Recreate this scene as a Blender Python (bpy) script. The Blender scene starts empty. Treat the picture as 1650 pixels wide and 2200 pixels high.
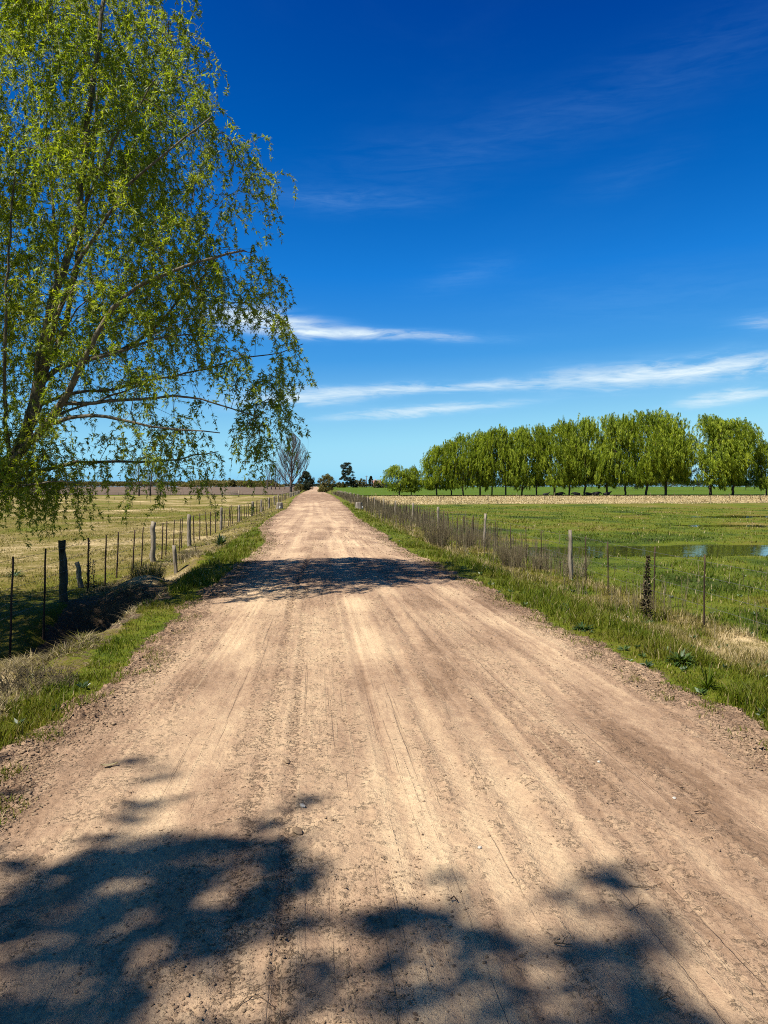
import bpy, bmesh, math, random
import numpy as np
from mathutils import Vector

random.seed(7)
RNG = np.random.default_rng(7)
R = math.radians
SC = bpy.context.scene
COL = SC.collection

# ------------------------------------------------------------------ camera
F_PX, CX, CY = 1650.0, 825.0, 1100.0        # focal length and centre in photograph pixels
YAW, PITCH, EYE = R(4.92), R(1.91), 1.6
cam_d = bpy.data.cameras.new("camera")
cam_d.sensor_fit = 'VERTICAL'
cam_d.sensor_height = 36.0
cam_d.lens = 27.0
cam_d.clip_start = 0.05
cam_d.clip_end = 9000.0
cam = bpy.data.objects.new("camera", cam_d)
cam.location = (0, 0, EYE)
cam.rotation_euler = (R(90) - PITCH, 0, -YAW)
COL.objects.link(cam)
SC.camera = cam

# ------------------------------------------------------------------ light
SUN_EL = R(57)
SUN_DIR = np.array([-0.885, -0.465])          # horizontal direction towards the sun
SUN_DIR = SUN_DIR / np.linalg.norm(SUN_DIR)
SUN_AZ = math.atan2(SUN_DIR[0], SUN_DIR[1])
sun_d = bpy.data.lights.new("sun", 'SUN')
sun_d.energy = 5.0
sun_d.angle = R(0.53)
sun_d.color = (1.0, 0.94, 0.85)
sun = bpy.data.objects.new("sun", sun_d)
sv = Vector((SUN_DIR[0] * math.cos(SUN_EL), SUN_DIR[1] * math.cos(SUN_EL), math.sin(SUN_EL)))
sun.rotation_euler = sv.to_track_quat('Z', 'Y').to_euler()
COL.objects.link(sun)

SC.view_settings.view_transform = 'Standard'
SC.view_settings.look = 'None'
SC.view_settings.exposure = 1.15
SC.view_settings.gamma = 1.0
SC.view_settings.use_curve_mapping = False
SC.cycles.use_denoising = False
SC.cycles.pixel_filter_type = 'BLACKMAN_HARRIS'
SC.cycles.filter_width = 1.05

# ------------------------------------------------------------------ node helpers
class NT:
    def __init__(s, tree):
        s.t = tree
    def n(s, kind, **kw):
        nd = s.t.nodes.new(kind)
        for k, v in kw.items():
            if k.startswith('i_'):
                nd.inputs[k[2:].replace('_', ' ')].default_value = v
            else:
                setattr(nd, k, v)
        return nd
    def l(s, a, b):
        s.t.links.new(a, b)
    def put(s, sock, v):
        if isinstance(v, (int, float)):
            sock.default_value = v
        elif isinstance(v, tuple):
            sock.default_value = v
        else:
            s.l(v, sock)
    def math(s, op, a, b=0.0, c=0.0, clamp=False):
        nd = s.t.nodes.new('ShaderNodeMath'); nd.operation = op; nd.use_clamp = clamp
        s.put(nd.inputs[0], a); s.put(nd.inputs[1], b); s.put(nd.inputs[2], c)
        return nd.outputs[0]
    def mix(s, fac, a, b, mode='MIX'):
        nd = s.t.nodes.new('ShaderNodeMix'); nd.data_type = 'RGBA'; nd.blend_type = mode
        s.put(nd.inputs[0], fac); s.put(nd.inputs[6], a); s.put(nd.inputs[7], b)
        return nd.outputs[2]
    def ramp(s, fac, stops):
        nd = s.t.nodes.new('ShaderNodeValToRGB')
        e = nd.color_ramp.elements
        while len(e) < len(stops):
            e.new(0.5)
        for el, (p, c) in zip(e, stops):
            el.position = p
            el.color = (*c, 1) if len(c) == 3 else c
        s.put(nd.inputs[0], fac)
        return nd.outputs[0]
    def smooth(s, v, a, b):
        nd = s.t.nodes.new('ShaderNodeMapRange'); nd.interpolation_type = 'SMOOTHSTEP'
        s.put(nd.inputs[0], v)
        nd.inputs[1].default_value = a; nd.inputs[2].default_value = b
        return nd.outputs[0]
    def noise(s, vec, scale, detail=3.0, rough=0.5, dist=0.0):
        nd = s.t.nodes.new('ShaderNodeTexNoise')
        if vec is not None:
            s.l(vec, nd.inputs['Vector'])
        nd.inputs['Scale'].default_value = scale
        nd.inputs['Detail'].default_value = detail
        nd.inputs['Roughness'].default_value = rough
        nd.inputs['Distortion'].default_value = dist
        return nd.outputs['Fac']
    def scaled(s, vec, sc, rot=(0, 0, 0), loc=(0, 0, 0)):
        nd = s.t.nodes.new('ShaderNodeMapping')
        s.l(vec, nd.inputs['Vector'])
        nd.inputs['Scale'].default_value = sc
        nd.inputs['Rotation'].default_value = rot
        nd.inputs['Location'].default_value = loc
        return nd.outputs[0]

# ------------------------------------------------------------------ sky
world = bpy.data.worlds.new("World")
SC.world = world
world.use_nodes = True
wt = world.node_tree
wt.nodes.clear()
W = NT(wt)
sky = wt.nodes.new('ShaderNodeTexSky')
sky.sky_type = 'NISHITA'
sky.sun_disc = False
sky.sun_elevation = SUN_EL
sky.sun_rotation = SUN_AZ % (2 * math.pi)
sky.air_density = 1.0
sky.dust_density = 0.3
sky.ozone_density = 4.0
sepc = W.n('ShaderNodeSeparateColor'); W.l(sky.outputs[0], sepc.inputs[0])
# the deep polarised blue of the photograph, keyed to the Nishita sky's own brightness
sky_r = W.ramp(W.math('DIVIDE', sepc.outputs[1], 8.0, clamp=True),
               [(1.15 / 8, (.020, .026, .060)), (1.40 / 8, (.004, .034, .160)), (1.62 / 8, (0, .045, .265)), (2.04 / 8, (0, .086, .370)), (2.79 / 8, (.0085, .165, .545)),
                (3.92 / 8, (.049, .268, .622)), (6.0 / 8, (.262, .568, .742)), (7.0 / 8, (.36, .64, .76))])
skycol = W.mix(1.0, sky_r, (5.74, 5.74, 5.74, 1), 'MULTIPLY')
# thin cirrus, laid out by compass direction and height above the horizon
tc = W.n('ShaderNodeTexCoord')
sx = W.n('ShaderNodeSeparateXYZ'); W.l(tc.outputs['Generated'], sx.inputs[0])
az = W.math('MULTIPLY', W.math('ARCTAN2', sx.outputs[0], sx.outputs[1]), 180 / math.pi)
el = W.math('MULTIPLY', W.math('ARCSINE', sx.outputs[2]), 180 / math.pi)
comb = W.n('ShaderNodeCombineXYZ'); W.l(az, comb.inputs[0]); W.l(el, comb.inputs[1])
v_st = W.scaled(comb.outputs[0], (0.10, 0.75, 1), rot=(0, 0, R(-3)))
n_st = W.noise(v_st, 1.3, 6.0, 0.62, 0.9)
v_fn = W.scaled(comb.outputs[0], (0.35, 1.9, 1), rot=(0, 0, R(8)))
n_fn = W.noise(v_fn, 1.0, 5.0, 0.6, 1.2)
wisp = W.math('ADD', W.math('MULTIPLY', n_st, 0.65), W.math('MULTIPLY', n_fn, 0.35))
warp = W.math('MULTIPLY', W.math('SUBTRACT', W.noise(W.scaled(comb.outputs[0], (0.16, 0.16, 1)), 1.0, 2.0), 0.5), 2.2)
total = None
# (azimuth, elevation, half width, half height, slope, strength)
STREAKS = [(-3.2, 11.85, 3.6, 0.70, -0.08, 1.3), (3.0, 11.1, 7.5, 0.36, -0.03, 1.1), (-5.8, 12.2, 2.6, 0.9, -0.12, 0.6),
           (-2.0, 6.25, 4.2, 0.50, 0.06, 1.1), (7.0, 7.2, 11.0, 0.42, 0.03, 0.95), (8.0, 5.6, 6.0, 0.40, 0.07, 1.2),
           (27, 7.9, 9.0, 0.85, 0.03, 1.25), (29, 6.0, 3.2, 0.45, 0.1, 1.1), (31, 10.8, 2.0, 0.6, 0.05, 0.35),
           (2.0, 20.2, 6.0, 0.8, 0.02, 0.14), (9.0, 23.0, 10.0, 1.7, 0.12, 0.045), (25, 26.5, 12.0, 2.0, 0.2, 0.05),
           (22, 20.8, 4.0, 0.9, 0.2, 0.05), (11, 15.2, 3.2, 0.9, 0.15, 0.10), (24, 13.0, 10, 2.0, 0.0, 0.06)]
for (a0, e0, wa, we, sl, st) in STREAKS:
    da = W.math('SUBTRACT', az, a0)
    de = W.math('SUBTRACT', W.math('SUBTRACT', W.math('ADD', el, W.math('MULTIPLY', warp, min(0.6, we))), e0), W.math('MULTIPLY', da, sl))
    q = W.math('ADD', W.math('POWER', W.math('ABSOLUTE', W.math('DIVIDE', da, wa)), 2.0),
               W.math('POWER', W.math('ABSOLUTE', W.math('DIVIDE', de, we)), 2.0))
    g = W.math('MULTIPLY', W.math('EXPONENT', W.math('MULTIPLY', q, -1.0)), st)
    total = g if total is None else W.math('ADD', total, g)
dens = W.math('MULTIPLY', total, W.smooth(wisp, 0.28, 0.74), clamp=True)
veil = W.math('MULTIPLY', W.smooth(W.noise(W.scaled(comb.outputs[0], (0.045, 0.14, 1), rot=(0, 0, R(-14))), 1.0, 5.0, 0.6, 0.8), 0.45, 0.8), 0.010)
dens = W.math('ADD', dens, veil, clamp=True)
cloudc = W.mix(W.smooth(dens, 0.0, 0.28), (1.5, 3.2, 5.2, 1), (3.75, 4.35, 4.65, 1))
skycol2 = W.mix(dens, skycol, cloudc)
bg = W.n('ShaderNodeBackground'); bg.inputs[1].default_value = 0.10
wo = W.n('ShaderNodeOutputWorld')
W.l(skycol2, bg.inputs[0]); W.l(bg.outputs[0], wo.inputs[0])

# ------------------------------------------------------------------ projecting photograph pixels onto the ground
_F = np.array([math.sin(YAW) * math.cos(PITCH), math.cos(YAW) * math.cos(PITCH), -math.sin(PITCH)])
_R = np.array([math.cos(YAW), -math.sin(YAW), 0.0])
_U = np.cross(_R, _F)
def ray(px, py):
    return _F + _R * (px - CX) / F_PX - _U * (py - CY) / F_PX
def on_ground(px, py, z=0.0):
    d = ray(px, py); t = (z - EYE) / d[2]
    return np.array([d[0] * t, d[1] * t, z])
def at_depth(px, py, Y):
    d = ray(px, py); t = Y / d[1]
    return np.array([d[0] * t, Y, EYE + d[2] * t])

# ------------------------------------------------------------------ numpy noise
def _hash(ix, iy, s):
    h = (ix.astype(np.int64) * 374761393 + iy.astype(np.int64) * 668265263 + s * 1442695041) & 0xFFFFFFFF
    h = ((h ^ (h >> 13)) * 1274126177) & 0xFFFFFFFF
    h = ((h ^ (h >> 16)) * 2246822519) & 0xFFFFFFFF
    return ((h ^ (h >> 15)) & 0xFFFFFF) / float(0xFFFFFF)
def vnoise(x, y, s=0):
    x = np.asarray(x, float); y = np.asarray(y, float)
    x, y = np.broadcast_arrays(x, y)
    ix = np.floor(x); iy = np.floor(y); fx = x - ix; fy = y - iy
    u = fx * fx * fx * (fx * (fx * 6 - 15) + 10); v = fy * fy * fy * (fy * (fy * 6 - 15) + 10)
    a = _hash(ix, iy, s); b = _hash(ix + 1, iy, s); c = _hash(ix, iy + 1, s); d = _hash(ix + 1, iy + 1, s)
    return (a + (b - a) * u) * (1 - v) + (c + (d - c) * u) * v
def fbm(x, y, o=4, s=0, g=0.5):
    t = 0; a = 1; n = 0
    for k in range(o):
        t = t + a * vnoise(x * 2 ** k + 17.3 * k, y * 2 ** k - 9.1 * k, s + k); n += a; a *= g
    return t / n
def sstep(a, b, x):
    t = np.clip((x - a) / (b - a), 0, 1)
    return t * t * (3 - 2 * t)
def gau(v):
    return np.exp(-v * v)

# ------------------------------------------------------------------ the lie of the land
_XL = np.array([(-40, -2.1), (0, -2.0), (4.6, -1.93), (5.4, -1.84), (6.2, -1.78), (7.1, -1.77), (9.3, -1.80), (11.3, -1.84), (15, -1.70),
                (19, -1.58), (23, -1.55), (27, -1.95), (31, -2.3), (42, -2.5), (59, -2.3), (100, -3.1), (139, -3.7), (203, -4.0), (377, -4.7), (900, -6.5)])
_XR = np.array([(-40, 3.1), (0, 3.05), (5.3, 2.98), (5.6, 2.9), (6.6, 2.9), (7.7, 2.82), (10, 2.86), (14.8, 2.55), (19.8, 2.28),
                (23, 2.28), (31, 2.2), (42, 2.0), (59, 2.25), (100, 2.5), (139, 2.6), (203, 2.1), (377, 0.7), (900, -1.0)])
def XL(y):
    y = np.asarray(y, float)
    return np.interp(y, _XL[:, 0], _XL[:, 1]) + 0.16 * (vnoise(y * 1.3, y * 0 + 3, 5) - 0.5) + 0.12 * (vnoise(y * 4.1, y * 0 + 8, 6) - 0.5) + 0.06 * (vnoise(y * 11, y * 0 + 8, 9) - 0.5)
def XR(y):
    y = np.asarray(y, float)
    return np.interp(y, _XR[:, 0], _XR[:, 1]) + 0.18 * (vnoise(y * 1.1, y * 0 + 5, 7) - 0.5) + 0.14 * (vnoise(y * 3.7, y * 0 + 2, 8) - 0.5) + 0.06 * (vnoise(y * 11, y * 0 + 8, 10) - 0.5)

WATER_Z = -0.50
def far_rise(y):
    return 1.25 * sstep(260, 560, y)
def pond(x, y):
    """How far a point lies in one of the flooded hollows of the right-hand meadow, 0..1."""
    w = fbm(x / 2.3, y / 1.6, 3, 41) - 0.5
    m = sstep(0.0, 0.35, 1.0 - np.abs((y - 24.0 - 0.03 * (x - 10) + w * 1.5) / 2.7)) * sstep(5.7, 7.2, x + w * 2) * (1 - sstep(26, 33, x))
    m2 = sstep(0.0, 0.4, 1.0 - ((x - 29) / 7.0) ** 2 - ((y - 51 + 5 * w) / 2.6) ** 2)
    m3 = sstep(0.0, 0.4, 1.0 - ((x - 21.5) / 3.2) ** 2 - ((y - 39 + 4 * w) / 2.0) ** 2)
    m4 = sstep(0.0, 0.4, 1.0 - ((x - 23.0) / 2.6) ** 2 - ((y - 55 + 4 * w) / 1.5) ** 2)
    m5 = sstep(0.0, 0.4, 1.0 - ((x - 19.0) / 2.0) ** 2 - ((y - 47.5 + 4 * w) / 0.8) ** 2)
    return np.maximum.reduce([m, m2, m3, m4, m5])
def H(x, y):
    """Height of the natural ground (under the road it runs a little lower than the road)."""
    x = np.asarray(x, float); y = np.asarray(y, float)
    dR = x - XR(y); dL = XL(y) - x
    inside = np.minimum(-dR, -dL)
    und = 0.07 * (fbm(x / 4.0, y / 4.0, 3, 11) - 0.5) + 0.05 * (fbm(x / 0.9, y / 0.9, 3, 12) - 0.5) + 0.02 * (vnoise(x / 0.14, y / 0.14, 14) - 0.5)
    right = -0.06 - 0.36 * sstep(0.3, 2.4, dR)
    left = -0.06 - 0.34 * sstep(0.55, 2.3, dL)
    # ditch beside the left verge, filled near the camera, deep further on
    D = 0.22 + 0.95 * sstep(8.3, 9.7, y) * (1 - sstep(12.9, 13.5, y))
    left = left - D * sstep(0.62, 1.0, dL) * (1 - sstep(1.5, 2.7, dL)) * (1 - sstep(16, 20, y))
    left = left - 0.40 * gau((y - 11.4) / 1.1) * sstep(0.9, 1.8, dL) * (1 - sstep(5, 9, dL))
    left = left + 0.22 * gau((x + 3.45) / 0.85) * gau((y - 7.9) / 1.2) + 0.24 * gau((x + 4.5) / 0.9) * gau((y - 9.6) / 0.7)
    left = left + 0.40 * gau((x + 3.30) / 0.62) * gau((y - 14.4) / 0.9) + 0.22 * gau((x + 2.9) / 0.4) * gau((y - 18.6) / 0.7)
    left = left + 0.10 * (fbm(x / 0.45, y / 0.45, 3, 13) - 0.5) * sstep(0.7, 1.1, dL) * (1 - sstep(16, 22, y))
    z = np.where(dR > 0, right, np.where(dL > 0, left, -0.06 - 0.14 * np.clip(inside / 0.25, 0, 1)))
    mead = sstep(5.9, 7.2, x) * (1 - sstep(75, 85, y)) * sstep(8, 12, y)
    z = z + und * (1 - 0.8 * mead) * np.where(inside > 0, 0.15, 1)
    z = z - 0.03 * mead + (-0.17 * pond(x, y) * sstep(5.2, 6.5, x))
    z = z + far_rise(y) - 0.02 * sstep(85, 160, y)
    return z

# tracks along the road: (list of (Y, X), half width, depth, dustiness, roughness)
TRACKS = [([(0, -0.92), (3.7, -0.80), (6, -0.82), (10, -1.02), (14, -0.95), (22, -0.6), (40, -0.4), (80, -0.7)], 0.13, 0.012, 0.9, 0.2),
          ([(0, -0.70), (3.7, -0.60), (6, -0.62), (10, -0.85), (14, -0.7), (22, -0.4), (40, -0.2)], 0.07, 0.008, 0.7, 0.3),
          ([(0, -0.22), (3.7, -0.32), (6, -0.34), (10, -0.38), (14, -0.3), (22, -0.1)], 0.04, 0.020, -0.4, 1.6),
          ([(0, -0.06), (3.7, -0.14), (6, -0.17), (10, -0.2), (14, -0.15)], 0.035, 0.018, -0.5, 1.6),
          ([(0, 0.44), (3.7, 0.46), (6, 0.44), (10, 0.48), (13, 0.44), (18, 0.5), (26, 0.62), (34, 0.7), (42, 0.2), (80, -0.3)], 0.15, 0.012, 1.1, 0.1),
          ([(0, 0.66), (3.7, 0.76), (6, 0.74), (10, 0.70), (13, 0.62), (18, 0.62), (30, 0.55)], 0.06, 0.012, 0.9, 0.2),
          ([(0, 0.90), (3.7, 1.00), (6, 0.98), (10, 0.98), (16, 0.95), (24, 1.0)], 0.07, 0.016, 0.9, 0.2),
          ([(0, 1.15), (3.7, 1.24), (6, 1.23), (10, 1.15), (16, 1.1)], 0.05, 0.010, 0.8, 0.2),
          ([(0, 1.55), (3.7, 1.70), (6, 1.85), (10, 1.75), (16, 1.35), (24, 1.25), (40, 0.9)], 0.06, 0.010, 0.7, 0.3),
          ([(2.5, 2.1), (3.7, 2.2), (6, 2.25), (10, 2.1), (20, 1.7)], 0.16, 0.008, 0.6, 0.3),
          ([(17, 1.15), (21, 1.05), (25, 0.9), (29, 1.25), (34, 1.5), (45, 1.0)], 0.05, 0.012, 1.0, 0.2),
          ([(17, 0.35), (21, 0.30), (26, 0.55), (32, 0.9), (38, 0.6), (48, 0.45)], 0.06, 0.012, 1.0, 0.2),
          ([(16, -0.55), (21, -0.62), (26, -0.8), (34, -0.5), (48, -0.5)], 0.14, 0.01, 0.9, 0.1),
          ([(22, -1.2), (30, -1.3), (45, -1.1), (60, -1.2)], 0.2, 0.01, 0.7, 0.1)]
def road_surface(x, y):
    """Height, dust tone (0 red brown soil .. 1 pale dust) and clod roughness of the road at x, y."""
    l = XL(y); r = XR(y)
    u = (x - l) / (r - l)
    crown = -0.055 + 0.07 * (1 - (2 * u - 1) ** 2)
    z = crown + 0.05 * (fbm(x / 2.2, y / 3.0, 3, 21) - 0.5)
    tone = 0.42 + 0.95 * (fbm(x / 0.5, y / 1.3, 4, 22) - 0.5) + 0.32 * (fbm(x / 2.0, y / 5.0, 2, 23) - 0.5)
    rough = 0.75 + 0.0 * x
    wob = 0.05 * (vnoise(y / 4.1, y * 0 + 1, 24) - 0.5) + 0.008 * (vnoise(y / 0.7, y * 0 + 4, 25) - 0.5)
    fan = x * (1 + 0.02 * (y - 6))                                         # fine lines left by many wheels
    lines = fbm(fan / 0.035, y / 9.0, 2, 55) - 0.5; lines2 = fbm(fan / 0.10 + y * 0.03, y / 14.0, 2, 56) - 0.5
    band = sstep(0.42, 0.62, fbm(fan / 0.45, y / 12.0, 2, 57))
    tone = tone + (0.50 * lines + 0.26 * lines2) * (0.3 + 0.7 * band)
    z = z + (0.006 * lines + 0.012 * lines2) * (0.3 + 0.7 * band)
    for k, (pts, hw, dep, dust, rg) in enumerate(TRACKS):
        p = np.array(pts, float)
        cx = np.interp(y, p[:, 0], p[:, 1]) + wob * (0.6 + 0.3 * (k % 3))
        on = sstep(p[0, 0] - 1.0, p[0, 0] + 0.5, y) * (1 - sstep(p[-1, 0] - 4, p[-1, 0] + 1, y))
        on = on * (0.35 + 0.65 * sstep(0.32, 0.6, vnoise(y / 1.7, y * 0 + k * 3.1, 26 + k)))
        d = (x - cx) / hw
        m = np.exp(-np.abs(d) ** 4) * on
        dep = dep * 0.6
        z = z - dep * m + 0.35 * dep * gau((np.abs(d) - 1.45) / 0.4) * on
        tone = tone + 0.19 * dust * m
        if rg > 1:
            z = z + dep * 1.2 * (fbm(x / 0.03, y / 0.09, 3, 60 + k) - 0.5) * np.exp(-(d / 1.8) ** 2) * on
            rough = rough + 0.9 * m
        else:
            rough = rough * (1 - (1 - rg) * m)
            z = z + 0.0022 * np.sin(y * 95 + 4 * np.sin(x * 60)) * m * on       # faint tyre cleats
    edge = np.minimum(x - l, r - x)
    soft = 1 - sstep(0.08, 0.46, edge)                                    # loose soil thrown up along both edges
    rough = rough + 1.5 * soft
    tone = tone - 0.18 * soft
    z = z + soft * 0.018 * (fbm(x / 0.16, y / 0.22, 3, 29))
    bump_far = sstep(75, 95, y) * (1 - sstep(150, 190, y))
    z = z + bump_far * 0.22 * (fbm(x / 2.4, y / 9.0, 3, 30) - 0.45)
    tone = tone - 0.35 * bump_far
    z = z + 0.016 * (fbm(x / 0.30, y / 0.34, 3, 31) - 0.5)
    c = fbm(x / 0.045, y / 0.045, 3, 32)
    c2 = vnoise(x / 0.021, y / 0.021, 35)
    z = z + rough * (0.011 * (c - 0.5) + 0.012 * sstep(0.60, 0.78, c) * (0.4 + 0.6 * sstep(0.45, 0.6, fbm(x / 0.6, y / 0.8, 2, 34))) + 0.003 * (c2 - 0.5))
    z = z + far_rise(y)
    z = np.where(edge < 0.0, z + np.clip(edge, -0.4, 0) * 0.5, z)
    return z, np.clip(tone, 0, 1), rough
def road_z(x, y):
    return road_surface(np.asarray(x, float), np.asarray(y, float))[0]
def surf_z(x, y):
    x = np.asarray(x, float); y = np.asarray(y, float)
    inside = (x > XL(y)) & (x < XR(y))
    return np.where(inside, np.maximum(road_z(x, y), H(x, y)), H(x, y))

# ------------------------------------------------------------------ mesh building
def new_mesh(name, V, faces, attrs=None, smooth=False):
    """faces: list of int arrays (n, k)."""
    V = np.asarray(V, np.float32)
    me = bpy.data.meshes.new(name)
    me.vertices.add(len(V))
    me.vertices.foreach_set('co', V.ravel())
    faces = [np.asarray(f, np.int32) for f in faces if len(f)]
    nl = sum(f.size for f in faces); nf = sum(len(f) for f in faces)
    me.loops.add(nl)
    me.loops.foreach_set('vertex_index', np.concatenate([f.ravel() for f in faces]))
    me.polygons.add(nf)
    st = []; o = 0
    for f in faces:
        st.append(o + np.arange(len(f)) * f.shape[1]); o += f.size
    me.polygons.foreach_set('loop_start', np.concatenate(st).astype(np.int32))
    if smooth:
        me.polygons.foreach_set('use_smooth', np.ones(nf, bool))
    if attrs:
        for k, a in attrs.items():
            at = me.attributes.new(k, 'FLOAT', 'POINT')
            at.data.foreach_set('value', np.asarray(a, np.float32))
    me.update(calc_edges=True)
    return me
def link(name, me, mat=None, parent=None):
    o = bpy.data.objects.new(name, me)
    if mat is not None:
        me.materials.append(mat)
    COL.objects.link(o)
    if parent is not None:
        o.parent = parent
    return o
def tag(o, label=None, cat=None, group=None, kind=None):
    if label: o['label'] = label
    if cat: o['category'] = cat
    if group: o['group'] = group
    if kind: o['kind'] = kind
    return o
def empty(name, loc, rz=0.0, scale=(1, 1, 1)):
    o = bpy.data.objects.new(name, None)
    o.location = tuple(float(v) for v in loc); o.rotation_euler = (0, 0, rz); o.scale = scale
    o.empty_display_size = 0.2
    COL.objects.link(o)
    return o
def copy_tree(o, parent=None):
    c = o.copy(); COL.objects.link(c)
    if parent is not None:
        c.parent = parent
    for ch in list(o.children):
        copy_tree(ch, c)
    return c

class MB:
    """Collects shapes for one mesh."""
    def __init__(s):
        s.V = []; s.F3 = []; s.F4 = []; s.T = []; s.n = 0
    def add(s, V, f3=None, f4=None, tint=0.5):
        V = np.asarray(V, float)
        if f3 is not None and len(f3): s.F3.append(np.asarray(f3) + s.n)
        if f4 is not None and len(f4): s.F4.append(np.asarray(f4) + s.n)
        s.V.append(V); s.T.append(np.full(len(V), tint) if np.isscalar(tint) else np.asarray(tint)); s.n += len(V)
    def tube(s, pts, rad, k=6, tint=0.5, cap=True, rough=0.0):
        pts = np.asarray(pts, float); n = len(pts)
        rad = np.full(n, rad) if np.isscalar(rad) else np.asarray(rad, float)
        t = np.gradient(pts, axis=0); t /= (np.linalg.norm(t, axis=1, keepdims=True) + 1e-9)
        ref = np.array([0.31, 0.93, 0.17]) if abs(t[:, 1]).mean() < 0.8 else np.array([0.93, 0.1, 0.31])
        a = np.cross(t, ref); a /= (np.linalg.norm(a, axis=1, keepdims=True) + 1e-9)
        b = np.cross(t, a)
        th = np.arange(k) * 2 * math.pi / k
        rr = rad[:, None, None] * np.ones((1, k, 1))
        if rough: rr = rr * (1 + rough * (RNG.random((n, k, 1)) - 0.5))
        V = pts[:, None, :] + rr * (np.cos(th)[None, :, None] * a[:, None, :] + np.sin(th)[None, :, None] * b[:, None, :])
        V = V.reshape(-1, 3)
        i = np.arange(n - 1)[:, None] * k; j = np.arange(k)[None, :]; j2 = (j + 1) % k
        F = np.stack([i + j, i + j2, i + k + j2, i + k + j], -1).reshape(-1, 4)
        f3 = None
        if cap:
            V = np.vstack([V, pts[0], pts[-1]])
            c0 = n * k; c1 = c0 + 1; jj = np.arange(k); kk = (jj + 1) % k
            f3 = np.vstack([np.stack([np.full(k, c0), kk, jj], 1), np.stack([np.full(k, c1), (n - 1) * k + jj, (n - 1) * k + kk], 1)])
        s.add(V, f3, F, tint)
    def box(s, c, size, rz=0.0, tint=0.5, taper=1.0):
        x, y, z = [v / 2 for v in size]
        P = np.array([(-x, -y, -z), (x, -y, -z), (x, y, -z), (-x, y, -z), (-x * taper, -y * taper, z), (x * taper, -y * taper, z), (x * taper, y * taper, z), (-x * taper, y * taper, z)])
        cr, sr = math.cos(rz), math.sin(rz)
        P = P @ np.array([[cr, sr, 0], [-sr, cr, 0], [0, 0, 1]]) + np.asarray(c, float)
        s.add(P, None, [(3, 2, 1, 0), (4, 5, 6, 7), (0, 1, 5, 4), (1, 2, 6, 5), (2, 3, 7, 6), (3, 0, 4, 7)], tint)
    def mesh(s, name, smooth=False):
        fs = []
        if s.F3: fs.append(np.vstack(s.F3))
        if s.F4: fs.append(np.vstack(s.F4))
        return new_mesh(name, np.vstack(s.V), fs, {'tint': np.concatenate(s.T)}, smooth)
    def build(s, name, mat, parent=None, smooth=False):
        return link(name, s.mesh(name, smooth), mat, parent)

# ------------------------------------------------------------------ materials
def mat_new(name):
    m = bpy.data.materials.new(name); m.use_nodes = True
    t = m.node_tree; t.nodes.clear()
    return m, NT(t)
ALB = 0.58          # colours below are written at picture brightness; this brings them to real reflectances
def principled(N, col, rough=0.9, spec=0.3, normal=None):
    p = N.n('ShaderNodeBsdfPrincipled')
    N.put(p.inputs['Base Color'], N.mix(1.0, col, (ALB, ALB, ALB, 1), 'MULTIPLY'))
    N.put(p.inputs['Roughness'], rough)
    p.inputs['Specular IOR Level'].default_value = spec
    if normal is not None:
        N.l(normal, p.inputs['Normal'])
    return p
def finish(N, shader):
    o = N.n('ShaderNodeOutputMaterial'); N.l(shader, o.inputs[0])
def bump(N, h, strength, dist):
    b = N.n('ShaderNodeBump'); b.inputs['Strength'].default_value = strength; b.inputs['Distance'].default_value = dist
    N.l(h, b.inputs['Height'])
    return b.outputs[0]
def attr(N, name):
    a = N.n('ShaderNodeAttribute'); a.attribute_name = name
    return a.outputs['Fac']
def obj_co(N):
    return N.n('ShaderNodeTexCoord').outputs['Object']

GRASS_RAMP = [(0.0, (0.028, 0.044, 0.003)), (0.22, (0.076, 0.124, 0.005)), (0.42, (0.160, 0.200, 0.010)), (0.62, (0.172, 0.158, 0.018)),
              (0.80, (0.300, 0.240, 0.080)), (1.0, (0.78, 0.62, 0.36))]
def m_grass(name, trans=0.3):
    m, N = mat_new(name)
    c = N.ramp(attr(N, 'tint'), GRASS_RAMP)
    p = principled(N, c, 0.6, 0.12)
    tr = N.n('ShaderNodeBsdfTranslucent'); N.l(N.mix(1.0, c, (0.80, 0.80, 0.4, 1), 'MULTIPLY'), tr.inputs[0])
    mx = N.n('ShaderNodeMixShader'); mx.inputs[0].default_value = trans
    N.l(p.outputs[0], mx.inputs[1]); N.l(tr.outputs[0], mx.inputs[2])
    finish(N, mx.outputs[0])
    return m
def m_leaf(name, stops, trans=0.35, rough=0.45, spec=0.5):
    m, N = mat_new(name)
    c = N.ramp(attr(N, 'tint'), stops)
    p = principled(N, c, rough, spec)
    tr = N.n('ShaderNodeBsdfTranslucent'); N.l(N.mix(1.0, c, (0.92, 0.92, 0.28, 1), 'MULTIPLY'), tr.inputs[0])
    mx = N.n('ShaderNodeMixShader'); mx.inputs[0].default_value = trans
    N.l(p.outputs[0], mx.inputs[1]); N.l(tr.outputs[0], mx.inputs[2])
    finish(N, mx.outputs[0])
    return m
def m_bark(name, dark, light, scale=9.0, stretch=0.25, b=0.6):
    m, N = mat_new(name)
    co = obj_co(N)
    n1 = N.noise(N.scaled(co, (1, 1, stretch)), scale, 5, 0.65, 0.4)
    n2 = N.noise(co, scale * 0.35, 3, 0.5)
    c = N.ramp(n1, [(0.3, dark), (0.68, light)])
    c = N.mix(N.smooth(n2, 0.5, 0.7), c, tuple(v * 0.62 for v in light) + (1,))
    p = principled(N, c, 0.9, 0.2, bump(N, n1, b, 0.02))
    finish(N, p.outputs[0])
    return m
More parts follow.
